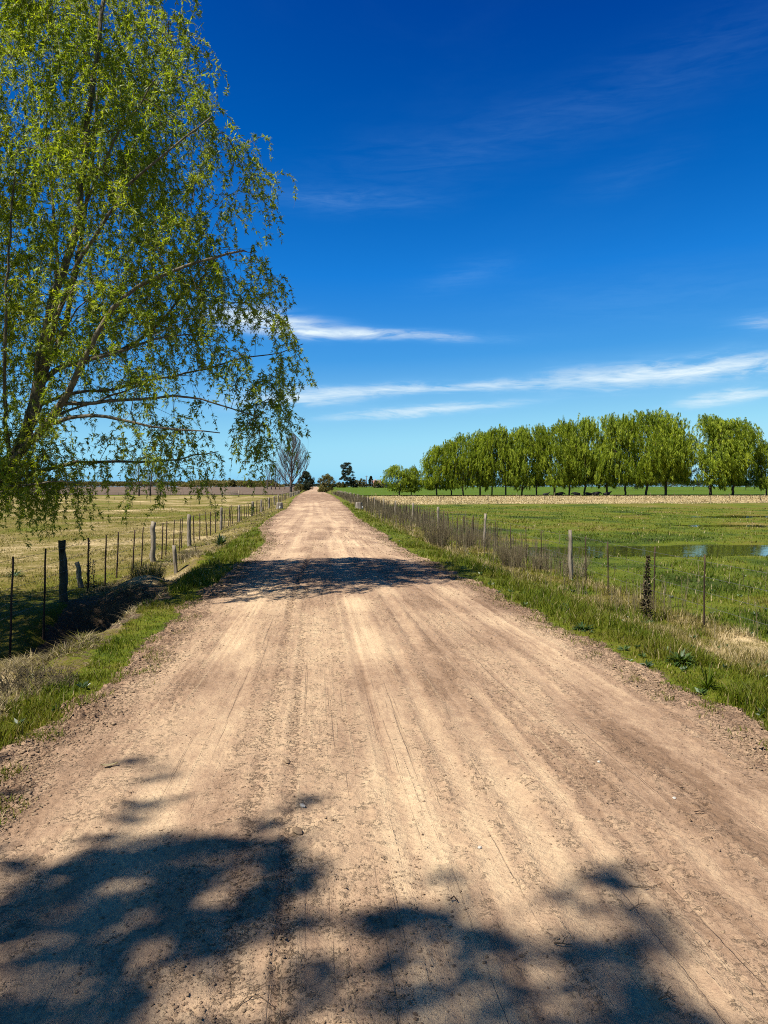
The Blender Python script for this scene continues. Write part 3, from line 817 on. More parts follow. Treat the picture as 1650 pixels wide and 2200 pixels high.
twig([(1350, 1905), (1385, 1912), (1420, 1902)], 0.003, 'pale bent twig under the rightmost tip of the near shadow')
twig([(1352, 1958), (1372, 1948), (1395, 1942)], 0.003, 'short pale twig in the upper part of the right near shadow')
twig([(1415, 2152), (1432, 2148), (1450, 2155)], 0.005, 'thick brown twig near the bottom right of the road')
twig([(1492, 1748), (1503, 1750), (1514, 1751)], 0.006, 'small black bark chip on the sunlit right side of the road', False, 'stake', 'bark_chip')
twig([(968, 1937), (975, 1940), (984, 1941)], 0.006, 'small black bark chip on the road between the near shadows', False, 'stake', 'bark_chip')
twig([(1128, 1690), (1142, 1683), (1154, 1679)], 0.003, 'thin twig beside the right hand wheel ruts in the sun', False)
# a curled pale dry leaf
g = ground_pt(235, 1648)
lb = MB()
u_ = np.linspace(-1, 1, 9)
LV = []
for uu in u_:
    hw = 0.016 * (1 - uu * uu) ** 0.7 + 0.0005
    for sgn in (-1, 0, 1):
        LV.append((g[0] + uu * 0.045, g[1] + sgn * hw + uu * 0.015, g[2] + 0.008 + 0.012 * uu * uu + (0.006 if sgn else 0)))
LF = [(a * 3 + c_, a * 3 + 1 + c_, a * 3 + 4 + c_, a * 3 + 3 + c_) for a in range(8) for c_ in range(2)]
lb.add(LV, None, LF, 0.95)
tag(lb.build('dry_leaf', M['straw'], None, True), 'pale curled dry leaf on the left side of the road', 'leaf')

# ------------------------------------------------------------------ wire fences
def post_mesh(name, h, r, lean, seed, mat_key):
    rr = random.Random(seed)
    b = MB()
    n = 9
    pts = [(lean[0] * t * h + rr.uniform(-.012, .012) * (r / 0.05), lean[1] * t * h, -0.35 + (h + 0.35) * t) for t in np.linspace(0, 1, n)]
    b.tube(pts, [r * (1.12 - 0.24 * t + rr.uniform(-.08, .08)) for t in np.linspace(0, 1, n)], 9 if r > 0.03 else 5, rough=0.22)
    V = b.V[0]
    V[(n - 1) * (9 if r > 0.03 else 5):, 2] += np.array([rr.uniform(-.25, .35) * r for _ in range(len(V) - (n - 1) * (9 if r > 0.03 else 5))])
    return b
def fence(name, label, X0, items, wires, zw, ends):
    root = tag(empty(name, (X0, items[0][0], float(H(X0, items[0][0])))), label, 'fence')
    base = np.array(root.location)
    far = MB(); ns = 0; npst = 0
    for k, it in enumerate(items):
        Y, kind, top, r, lean = it[:5]
        x = it[5] if len(it) > 5 else X0 + 0.05 * math.sin(k * 2.3)
        z = float(H(x, Y))
        h = top - z
        b = post_mesh('p', h, r, lean, k * 7 + 3, None)
        V = np.vstack(b.V) + np.array([x, Y, z]) - base
        b.V = [V]
        if kind == 'post':
            npst += 1
            if npst <= 90: b.build('post', M['darkpost' if abs(Y - 13.6) < .05 else 'post'], root, True)
        else:
            ns += 1
            if ns <= 95: b.build('stake', M['stake'], root, False)
            else: far.add(V, b.F3[0], b.F4[0])
    if far.n:
        tag(far.build('far_stakes', M['stake'], root), kind='stuff')
    for zz in wires:
        ys = np.array([i[0] for i in items if len(i) < 6 or i[5] == i[5]])
        ys = np.sort(np.concatenate([[ends[0]], ys, [ends[1]]]))
        ys = ys[(ys >= ends[0]) & (ys <= ends[1])]
        P_ = np.array([[X0 + 0.03, y_, zw + far_rise(y_) + zz + 0.01 * math.sin(y_ * 3)] for y_ in ys]) - base
        wb = MB(); wb.tube(P_, 0.0024, 4, cap=False); wb.build('wire', M['wire'], root)
    return root
rr = random.Random(5)
def lean(s=0.04): return (rr.gauss(0, s), rr.gauss(0, s))
Lx = -4.32
LY = [(11.07, 's', .62, (0.06, 0)), (12.3, 's', .63, (0.05, 0)), (13.6, 'p', .66, (0.0, 0)), (14.7, 's', .64, (0.03, 0)), (15.9, 's', .62, (0.05, 0)),
      (17.0, 's', .62, (0.07, 0)), (18.05, 's', .60, (0.08, 0)), (19.2, 's', .60, (0.08, 0)), (20.6, 'p', .66, (0.03, 0)), (21.4, 's', .6, (0.05, 0)), (22.4, 's', .6, (0.06, 0)),
      (23.3, 's', .6, (0.05, 0)), (24.2, 's', .6, (0.05, 0)), (25.0, 's', .6, (0.05, 0)), (25.9, 'p', .66, (0.04, 0))]
its = []
for (Y, k, top, ln) in LY:
    its.append((Y, 'post' if k == 'p' else 'stake', top, 0.068 if k == 'p' else 0.017, ln))
Y = 27.3; c_ = 0
while Y < 190:
    c_ += 1
    if c_ % 6 == 0 or Y > 120:
        its.append((Y, 'post', .62 + rr.uniform(-.06, .08) + float(far_rise(Y)), 0.07 + rr.uniform(-.015, .02), lean(0.03)))
    else:
        its.append((Y, 'stake', .58 + rr.uniform(-.06, .05) + float(far_rise(Y)), 0.02, lean(0.05)))
    Y += 1.42 + rr.uniform(-.12, .12) if Y < 120 else 3.0
for Y in (9.9, 8.7, 7.4): its.append((Y, 'stake', .62, 0.019, (0.05, 0)))
fence('wire_fence', 'left wire fence of dark stakes and grey posts along the pasture', Lx, its, (0.98, 0.78, 0.58, 0.38, 0.2), -0.42, (6.0, 188.0))

Rx = 5.5
its = []
RYs = [(10.5, 's', .62, (0, 0)), (12.25, 's', .60, (0.02, 0)), (14.0, 's', .56, (-0.02, 0)), (15.4, 's', .56, (-0.03, 0)), (16.3, 'p', .64, (-0.03, 0)), (18.4, 's', .5, (0, 0)), (20.0, 's', .5, (-0.04, 0)),
       (21.6, 's', .5, (0.03, 0)), (23.4, 's', .5, (0, 0)), (25.3, 'p', .68, (0.03, 0))]
for (Y, k, top, ln) in RYs:
    its.append((Y, 'post' if k == 'p' else 'stake', top, 0.046 if k == 'p' else 0.013, ln))
Y = 27; c_ = 0
while Y < 185:
    c_ += 1
    if c_ % 6 == 0 or Y > 115:
        its.append((Y, 'post', .62 + rr.uniform(-.08, .08) + float(far_rise(Y)), 0.062, lean(0.04), Rx - 0.006 * (Y - 27)))
    else:
        its.append((Y, 'stake', .52 + rr.uniform(-.1, .1) + float(far_rise(Y)), 0.02, lean(0.05), Rx - 0.006 * (Y - 27)))
    Y += 1.5 + rr.uniform(-.15, .15) if Y < 115 else 3.0
for Y in (8.9, 7.3): its.append((Y, 'stake', .60, 0.018, (0, 0)))
fence('wire_fence', 'right wire fence half hidden in dead brush beside the wet meadow', Rx, its, (0.94, 0.72, 0.5, 0.3), -0.42, (5.5, 60.0))

def loose_post(px, py, h, r, ln, label, mat='post'):
    g = ground_pt(px, py)
    b = post_mesh('p', h, r, ln, int(px), None)
    o = b.build('old_post', M[mat], None, True); o.location = tuple(g)
    return tag(o, label, 'post')
loose_post(380, 1226, 0.62, 0.045, (-0.10, 0.02), 'short broken grey post leaning in dry grass by the ditch bank')
loose_post(178, 1262, 0.50, 0.050, (-0.20, 0.0), 'mossy prop leaning on the dark post of the left fence')

# ------------------------------------------------------------------ weeds, dead stalks, brush
def leaf_quads(c, d, L, w, up=0.2):
    """diamond leaves: centres c, directions d (unit), lengths L, widths w"""
    n = len(c)
    rn = RNG.normal(size=(n, 3))
    s_ = np.cross(d, rn); s_ /= (np.linalg.norm(s_, axis=1, keepdims=True) + 1e-9)
    tip = c + d * L[:, None]
    mid = c + d * (L * 0.45)[:, None]
    V = np.stack([c, mid + s_ * (w / 2)[:, None], tip, mid - s_ * (w / 2)[:, None]], 1).reshape(-1, 3)
    F = np.arange(n * 4).reshape(n, 4)
    return V, F
def rosette(px, py, n, L, w, label, upright=0.7, mat='weed', name='thistle_plant', cat='plant', tint=(0.0, 0.6)):
    g = ground_pt(px, py)
    b = MB()
    for i in range(n):
        a_ = random.random() * 6.283; e_ = random.uniform(0.15, 1.0) * upright
        l_ = L * random.uniform(.55, 1.1); ww = w * random.uniform(.7, 1.2)
        d = np.array([math.cos(a_) * math.cos(e_), math.sin(a_) * math.cos(e_), math.sin(e_)]); s_ = np.array([-math.sin(a_), math.cos(a_), 0])
        pts = []; m_ = 7
        for j in range(m_ + 1):
            t = j / m_
            c = d * l_ * t + np.array([0, 0, -0.55 * l_ * t * t * (1.1 - e_)])
            wj = ww * (math.sin(math.pi * min(1, t * 0.93 + 0.07)) ** 0.8) * (1.0 if j % 2 else 0.55)
            pts += [c - s_ * wj / 2 + np.array([0, 0, wj * .2]), c, c + s_ * wj / 2 + np.array([0, 0, wj * .2])]
        F = [(j * 3 + k, j * 3 + k + 1, j * 3 + k + 4, j * 3 + k + 3) for j in range(m_) for k in range(2)]
        b.add(pts, None, F, random.uniform(*tint))
    o = b.build(name, M[mat]); o.location = tuple(g)
    return tag(o, label, cat)
rosette(1205, 1308, 90, 0.20, 0.022, 'dark green thistle plant at the right verge, farther of the three')
rosette(1252, 1352, 90, 0.18, 0.022, 'dark green thistle plant at the right verge, middle of the three')
rosette(1462, 1425, 170, 0.19, 0.026, 'grey green broad thistle plant nearest on the right verge', 0.9, tint=(0.4, 1.0))
rosette(1520, 1480, 60, 0.22, 0.014, 'lush dark grass tuft beside the nearest thistle', 1.35, 'grass', 'grass_tuft', 'grass tuft', (0.1, 0.35))
rosette(475, 1172, 70, 0.42, 0.06, 'dark leafy weed standing at the end of the left ditch', 1.2)
rosette(30, 1240, 70, 0.34, 0.03, 'bright green weed clump behind the nearest left fence stake', 0.9, tint=(0.5, 1.0))
rosette(120, 1390, 26, 0.20, 0.03, 'small pale green weed on the grassy mound by the ditch', 1.2, tint=(0.6, 1.0))

nw = 900
wx_, wy_, wr_ = candidates(nw, 5.0, 26, 0.2, -28, 32)
_, _, wc_ = zones(wx_, wy_)
kk = ((wc_ == 1) & (RNG.random(nw) < .55)) | ((wc_ == 2) & (RNG.random(nw) < .6)) | ((wc_ == 3) & (RNG.random(nw) < .25)) | ((wc_ == 4) & (RNG.random(nw) < .25))
wx_ = wx_[kk]; wy_ = wy_[kk]; nw = len(wx_); ml = 12
C = np.repeat(np.stack([wx_, wy_, H(wx_, wy_) + .012], 1), ml, 0); szw = np.repeat(RNG.uniform(.03, .085, nw), ml)
a_ = RNG.random(nw * ml) * 6.283; d = np.stack([np.cos(a_), np.sin(a_), RNG.uniform(.1, 1.1, nw * ml)], 1); d /= np.linalg.norm(d, axis=1, keepdims=True)
V, F = leaf_quads(C, d, szw, szw * RNG.uniform(.25, .45, nw * ml))
tag(link('verge_weeds', new_mesh('verge_weeds', V, [F], {'tint': np.repeat(np.clip(np.repeat(RNG.random(nw), ml) + RNG.normal(0, .1, nw * ml), 0, 1), 4)}), M['weed']), 'small broad leaved weeds scattered through the verges', kind='stuff')

def dead_stalk(px, py, h, label, nleaf=260, spread=0.06, mat='brush', ln=(0.02, 0.0), tint=(0.0, 1.0), branches=4):
    g = ground_pt(px, py); b = MB()
    pts = np.array([(ln[0] * h * t + 0.012 * math.sin(t * 7), ln[1] * h * t, h * t) for t in np.linspace(0, 1, 8)])
    b.tube(pts, np.linspace(0.011, 0.004, 8), 5, 0.15)
    for i in range(branches):
        t = random.uniform(.3, .95); a_ = random.random() * 6.28; c = pts[0] + (pts[-1] - pts[0]) * t
        e = c + np.array([math.cos(a_) * .14, math.sin(a_) * .14, random.uniform(.02, .16)]) * h
        b.tube([c, (c + e) / 2 + np.array([0, 0, -.01]), e], [.004, .003, .002], 4, 0.7)
    t = RNG.random(nleaf) ** 1.2; a_ = RNG.random(nleaf) * 6.28
    sp = spread * (1.25 - t) * (0.3 + RNG.random(nleaf))
    c = pts[0] + (pts[-1] - pts[0])[None] * t[:, None]
    d = np.stack([np.cos(a_), np.sin(a_), RNG.normal(0.1, .6, nleaf)], 1); d /= np.linalg.norm(d, axis=1, keepdims=True)
    V, F = leaf_quads(c + d * (sp * .3)[:, None], d, sp + .015, np.full(nleaf, .016) + .012 * RNG.random(nleaf))
    b.add(V, None, F, np.repeat(np.where(RNG.random(nleaf) < .6, tint[0], tint[1]) * RNG.random(nleaf), 4))
    o = b.build('dead_thistle', M[mat]); o.location = tuple(g)
    return tag(o, label, 'dead plant')
dead_stalk(1387, 1328, 0.98, 'tall dead thistle stalk covered in dark curled leaves by the right fence', 620, 0.075, tint=(0.0, 0.6))
dead_stalk(190, 1262, 0.95, 'thin brown dead stalk just behind the dark post of the left fence', 160, 0.05)
dead_stalk(200, 1262, 0.55, 'short dead stalk standing right of the dark left post', 80, 0.04)
dead_stalk(944, 1172, 0.62, 'dark dead stalk in front of the third right fence post', 240, 0.10)
dead_stalk(712, 1062, 0.9, 'dead stalk in the far right verge near the bushy tree', 60, 0.08)

def shrub(px, py, h, w, n, label, tint=(0.1, 0.7), mat='brush', name='dead_shrub'):
    g = ground_pt(px, py); b = MB()
    for i in range(n):
        a_ = random.random() * 6.28; r_ = w * .28 * random.random() ** .5
        q = np.array([math.cos(a_) * r_, math.sin(a_) * r_, -0.03])
        d = np.array([math.cos(a_) * random.uniform(.05, .5), math.sin(a_) * random.uniform(.05, .5), 1.0]); d /= np.linalg.norm(d)
        L = h * random.uniform(.5, 1.05)
        P_ = [q + d * L * t + np.array([random.gauss(0, .02), random.gauss(0, .02), 0]) * (t > 0) for t in (0, .35, .7, 1)]
        tt = random.uniform(*tint)
        b.tube(P_, [.0042, .0034, .0026, .0015], 3, tt, cap=False)
        for j in range(3):
            t = random.uniform(.3, .9); c = P_[0] + (P_[3] - P_[0]) * t
            e = c + np.array([random.gauss(0, .10), random.gauss(0, .10), random.uniform(.04, .2)]) * h
            b.tube([c, e], [.0022, .0012], 3, tt, cap=False)
    o = b.build(name, M[mat]); o.location = tuple(g)
    return tag(o, label, 'dead bush')
shrub(1100, 1218, 0.68, 0.9, 210, 'round dead grey brown bush left of the nearer right post', (0.2, 0.7))
shrub(1002, 1176, 0.62, 0.9, 170, 'upright dead brown bush just left of the tilted right post')
shrub(940, 1172, 0.95, 1.1, 220, 'tall tangled dead bush around the third right fence post')
shrub(1235, 1238, 0.55, 0.8, 110, 'thin dead weeds around the nearest right fence post', (0.3, 1.0))
shrub(1160, 1222, 0.50, 0.7, 110, 'low dead weeds between the round bush and the nearest right post', (0.2, 0.9))
shrub(412, 1205, 0.35, 0.8, 150, 'brown dead weeds at the foot of the short broken post', (0.2, 0.9))
shrub(318, 1290, 0.42, 0.9, 220, 'dry pale weeds overhanging the end of the dark ditch', (0.4, 1.0), 'straw')
shrub(80, 1470, 0.16, 1.1, 160, 'flattened brown straw on the near slope of the left bank', (0.10, 0.60), 'brush', 'straw_heap')

# dead stems crowding the right fence, past counting
n = 15000
Yb = np.exp(RNG.uniform(math.log(10.5), math.log(185), n))
Xb = 5.35 - 0.006 * np.clip(Yb - 27, 0, None) + RNG.normal(0, 1, n) * np.interp(Yb, [10, 18, 30, 50, 80, 180], [0.30, 0.55, 0.85, 0.9, 0.8, 0.7])
Xb = np.where(RNG.random(n) < 0.25, Xb - RNG.random(n) * 0.9 * sstep(22, 30, Yb), Xb)
dn = fbm(Xb / 1.1, Yb / 1.5, 3, 95)
keep = (RNG.random(n) < sstep(0.40, 0.62, dn) * np.interp(Yb, [10, 14, 24, 40], [0.12, 0.25, 0.45, 0.55])) & (Xb > XR(Yb) + 0.9)
Xb = Xb[keep]; Yb = Yb[keep]; n = len(Xb)
hb = RNG.uniform(0.25, 0.85, n) * np.interp(Yb, [10, 25, 60], [0.6, 0.95, 1.1])
wb = np.maximum(0.004, 0.00035 * Yb)
def stems(x, y, h, w, tint, segs=3, spread=0.35):
    n = len(x); z = H(x, y) - 0.02
    out = []; Fs = []; T = []; o = 0
    for k in range(3):                       # a main stem and two side stems, each a three sided tapering rod
        a_ = RNG.random(n) * 6.283; s_ = spread * (0.25 if k == 0 else 1.0) * RNG.random(n)
        t0 = np.zeros(n) if k == 0 else RNG.uniform(.25, .6, n)
        L = h * (1 if k == 0 else RNG.uniform(.3, .6, n))
        p0 = np.stack([x, y, z + t0 * h], 1)
        p1 = p0 + np.stack([np.cos(a_) * s_ * L, np.sin(a_) * s_ * L, L], 1)
        for (p, sc) in ((p0, 1.0), (p1, 0.35)):
            for th in (0.3, 2.4, 4.5):
                out.append(p + np.stack([np.cos(th) * w * sc, np.sin(th) * w * sc, 0 * w], 1) * (0.5 if k else 0.8))
        i = o + np.arange(n)
        for a, b_ in ((0, 1), (1, 2), (2, 0)):
            Fs.append(np.stack([i + a * n, i + b_ * n, i + (3 + b_) * n, i + (3 + a) * n], 1))
        o += 6 * n; T.append(np.tile(tint, 6))
    return np.vstack(out), np.vstack(Fs), np.concatenate(T)
V, F, T = stems(Xb, Yb, hb, wb, np.clip(RNG.normal(0.5, .2, n), 0, 1))
tag(link('dead_brush', new_mesh('dead_brush', V, [F], {'tint': T}), M['brush']), 'brown dead stems crowding the right wire fence', kind='stuff')
# scattered dead stems in the meadow edge, the pasture and the dry strip
n = 2600
x, y, r_ = candidates(n, 11, 160, 0.2, -28, 34)
_, _, c_ = zones(x, y)
k = ((c_ == 5) & (y > 55) & (RNG.random(n) < .12)) | ((c_ == 6) & (RNG.random(n) < 0.25 + 0.6 * sstep(45, 60, x))) | ((c_ == 3) & (x < 9) & (y < 30) & (RNG.random(n) < .5)) | ((c_ == 2) & (RNG.random(n) < .4)) | ((c_ == 4) & (RNG.random(n) < .3))
x = x[k]; y = y[k]; r_ = r_[k]
V, F, T = stems(x, y, RNG.uniform(.2, .5, len(x)) * (1 + .9 * (y > 60)), np.maximum(.003, .00040 * r_), np.clip(RNG.normal(.55, .3, len(x)), 0, 1))
tag(link('dead_weed_stems', new_mesh('dead_weed_stems', V, [F], {'tint': T}), M['brush']), 'scattered dead weed stems in the fields and verges', kind='stuff')

# ------------------------------------------------------------------ stumps
def stump(px, py, h, r, label, white):
    g = ground_pt(px, py)
    root = tag(empty('tree_stump', g), label, 'stump')
    k = 20; b = MB(); rows = []
    rr = random.Random(int(px)); lob = [rr.uniform(-.12, .12) for _ in range(k)]
    prof = [(-0.1, 1.25), (0.0, 1.18), (h * .2, 1.02), (h * .6, .95), (h * .97, .96), (h, .93)]
    for (z, f) in prof:
        for j in range(k):
            a_ = j * 2 * math.pi / k; R_ = r * (f + lob[j] * (1.2 if z < h * .3 else .6))
            rows.append((math.cos(a_) * R_, math.sin(a_) * R_, z))
    F = [(a * k + j, a * k + (j + 1) % k, (a + 1) * k + (j + 1) % k, (a + 1) * k + j) for a in range(len(prof) - 1) for j in range(k)]
    b.add(rows, None, F); b.build('bark', M['stumpbark'], root, True)
    b = MB(); top = [(v[0], v[1], h) for v in rows[-k:]] + [(0, 0, h + 0.01)]
    b.add(top, [(j, (j + 1) % k, k) for j in range(k)]); b.build('cut_face', M['stumptop'], root)
    if white:
        b = MB(); b.tube([(white[0] * r * 1.25, -r * 1.05, -.02), (white[0] * r * 1.2, -r * 1.02, h * .42)], [r * .22, r * .14], 7)
        b.build('white_marker', M['whitewash'], root, True)
    return root
stump(601, 1093, 0.46, 0.24, 'pale grey stump standing on the left verge before the fence', (0.1,))
stump(771, 1093, 0.50, 0.27, 'dark fluted stump standing on the right verge before the fence', (0.8,))

# ------------------------------------------------------------------ trees: branching skeletons
def tubes_from(mb, P_, par, rad, kf=None, minr=0.0):
    """P_: node points, par: parent index (-1 root), rad: node radii. One tube per unbranched run."""
    n = len(P_); ch = [[] for _ in range(n)]
    for i, p in enumerate(par):
        if p >= 0: ch[p].append(i)
    starts = [(-1, i) for i in range(n) if par[i] < 0]
    while starts:
        p, i = starts.pop()
        run = [i] if p < 0 else [p, i]
        while ch[i]:
            c = sorted(ch[i], key=lambda q: -rad[q])
            for q in c[1:]: starts.append((i, q))
            i = c[0]; run.append(i)
        if len(run) < 2: continue
        rr_ = np.array([rad[q] for q in run]); 
        if p >= 0: rr_[0] = rr_[1]
        k = 12 if rr_[0] > .09 else 8 if rr_[0] > .04 else 5 if rr_[0] > .012 else 3
        mb.tube(P_[run], np.maximum(rr_, minr), k, cap=rr_[0] > .02)
def grow(limbs, targets, step, up=0.25, pen=0.0, rtip=0.004, expo=2.3, jit=0.03, limb_r=None):
    """limbs: list of polylines (first starts at the trunk base; each later one starts at the nearest existing node)."""
    P_ = []; par = []; lim = []
    def add_path(path, start):
        last = start
        for q in path:
            P_.append(q); par.append(last); last = len(P_) - 1
        return last
    for li, L in enumerate(limbs):
        L = np.asarray(L, float); seg = np.linalg.norm(np.diff(L, axis=0), axis=1); cum = np.concatenate([[0], np.cumsum(seg)])
        m_ = max(2, int(cum[-1] / step) + 1); t = np.linspace(0, cum[-1], m_)
        R3 = np.stack([np.interp(t, cum, L[:, i]) for i in range(3)], 1)
        for _ in range(2):
            R3[1:-1] = 0.25 * R3[:-2] + 0.5 * R3[1:-1] + 0.25 * R3[2:]
        R3[1:-1] += RNG.normal(0, jit * .5, (m_ - 2, 3))
        r0_ = (limb_r[li] if limb_r else 0.0); lim += list(np.linspace(r0_, r0_ * .22, len(R3) - (li > 0)))
        if li == 0: add_path(R3, -1)
        else:
            A = np.array(P_); i = int(np.argmin(np.linalg.norm(A - R3[0], axis=1)))
            add_path(R3[1:], i)
    nl = len(P_)
    A = np.array(P_)
    tg = np.asarray(targets, float)
    d0 = np.array([np.min(np.linalg.norm(A - q, axis=1)) for q in tg])
    buf = np.zeros((len(P_) + 60 * len(tg), 3)); buf[:len(P_)] = A; cnt = len(P_)
    tips = []
    for qi in np.argsort(d0):
        q = tg[qi]
        v = q - buf[:cnt]; d = np.linalg.norm(v, axis=1)
        cost = d + pen * np.maximum(0, -v[:, 2])            # prefer to start from below the target
        i = int(np.argmin(cost)); p = buf[i]; L = d[i]
        if L < step * .6: tips.append(i); continue
        m_ = max(2, int(L / step)); t = np.linspace(0, 1, m_ + 1)[1:]
        side = RNG.normal(0, .08 * L, 3)
        arc = 4 * t * (1 - t)
        R3 = p + (q - p) * t[:, None] + arc[:, None] * (side + np.array([0, 0, up * L])) + RNG.normal(0, jit, (m_, 3)) * (t < 1)[:, None]
        last = i
        for c in R3:
            P_.append(c); par.append(last); last = len(P_) - 1; buf[cnt] = c; cnt += 1
        tips.append(last)
    P_ = np.array(P_); n = len(P_)
    rad = np.full(n, 0.0)
    acc = np.zeros(n)
    for i in range(n - 1, -1, -1):
        r_ = max(acc[i], rtip ** expo) ** (1 / expo)
        if i < nl: r_ = max(r_, lim[i])
        rad[i] = r_
        if par[i] >= 0: acc[par[i]] += r_ ** expo
    return P_, par, rad, tips, nl

def drooping_twigs(mb, starts, dirs, L, tint, leafmb, per=0.065, leaf_l=0.06, leaf_w=0.011, cluster=4, r=0.0022, droop=1.0):
    """Batch of hanging twigs with starry leaf clusters along them."""
    n = len(starts); m_ = 7
    ts = np.linspace(0, 1, m_)
    d = dirs / (np.linalg.norm(dirs, axis=1, keepdims=True) + 1e-9)
    side = RNG.normal(0, .10, (n, 3))
    P_ = starts[:, None, :] + d[:, None, :] * (L[:, None, None] * (ts - 0.45 * ts ** 2)[None, :, None])
    P_ = P_ + side[:, None, :] * (np.sin(ts * 3.1)[None, :, None]) * L[:, None, None]
    P_[:, :, 2] -= droop * L[:, None] * (0.72 * ts ** 1.7)[None, :]
    # twig rods, three sided
    t = np.gradient(P_, axis=1); t /= (np.linalg.norm(t, axis=2, keepdims=True) + 1e-9)
    ref = np.array([0.8, 0.6, 0.05]); a = np.cross(t, ref); a /= (np.linalg.norm(a, axis=2, keepdims=True) + 1e-9); b = np.cross(t, a)
    rr_ = r * (1.2 - 0.8 * ts)[None, :, None, None]
    th = np.array([0, 2.094, 4.189])
    V = P_[:, :, None, :] + rr_ * (np.cos(th)[None, None, :, None] * a[:, :, None, :] + np.sin(th)[None, None, :, None] * b[:, :, None, :])
    i = (np.arange(n) * m_ * 3)[:, None, None] + (np.arange(m_ - 1) * 3)[None, :, None]; j = np.arange(3)[None, None, :]; j2 = (j + 1) % 3
    F = np.stack([i + j, i + j2, i + 3 + j2, i + 3 + j], -1).reshape(-1, 4)
    mb.add(V.reshape(-1, 3), None, F)
    # leaf clusters
    nc = np.maximum(2, (L / per).astype(int))
    idx = np.repeat(np.arange(n), nc)
    tt = RNG.random(len(idx)) ** 0.85
    f = tt * (m_ - 1); i0 = np.minimum(f.astype(int), m_ - 2); fr = f - i0
    c = P_[idx, i0] * (1 - fr)[:, None] + P_[idx, i0 + 1] * fr[:, None]
    tdir = t[idx, i0]
    c = np.repeat(c, cluster, 0); tdir = np.repeat(tdir, cluster, 0); ti = np.repeat(tint[idx], cluster)
    k = len(c)
    dd = tdir * 0.55 + RNG.normal(0, .62, (k, 3)); dd[:, 2] -= 0.12; dd /= np.linalg.norm(dd, axis=1, keepdims=True)
    V, F = leaf_quads(c, dd, leaf_l * (0.40 + 1.05 * RNG.random(k)), leaf_w * (0.6 + 0.8 * RNG.random(k)))
    leafmb.add(V, None, F, np.repeat(np.clip(ti + RNG.normal(0, .13, k), 0, 1), 4))

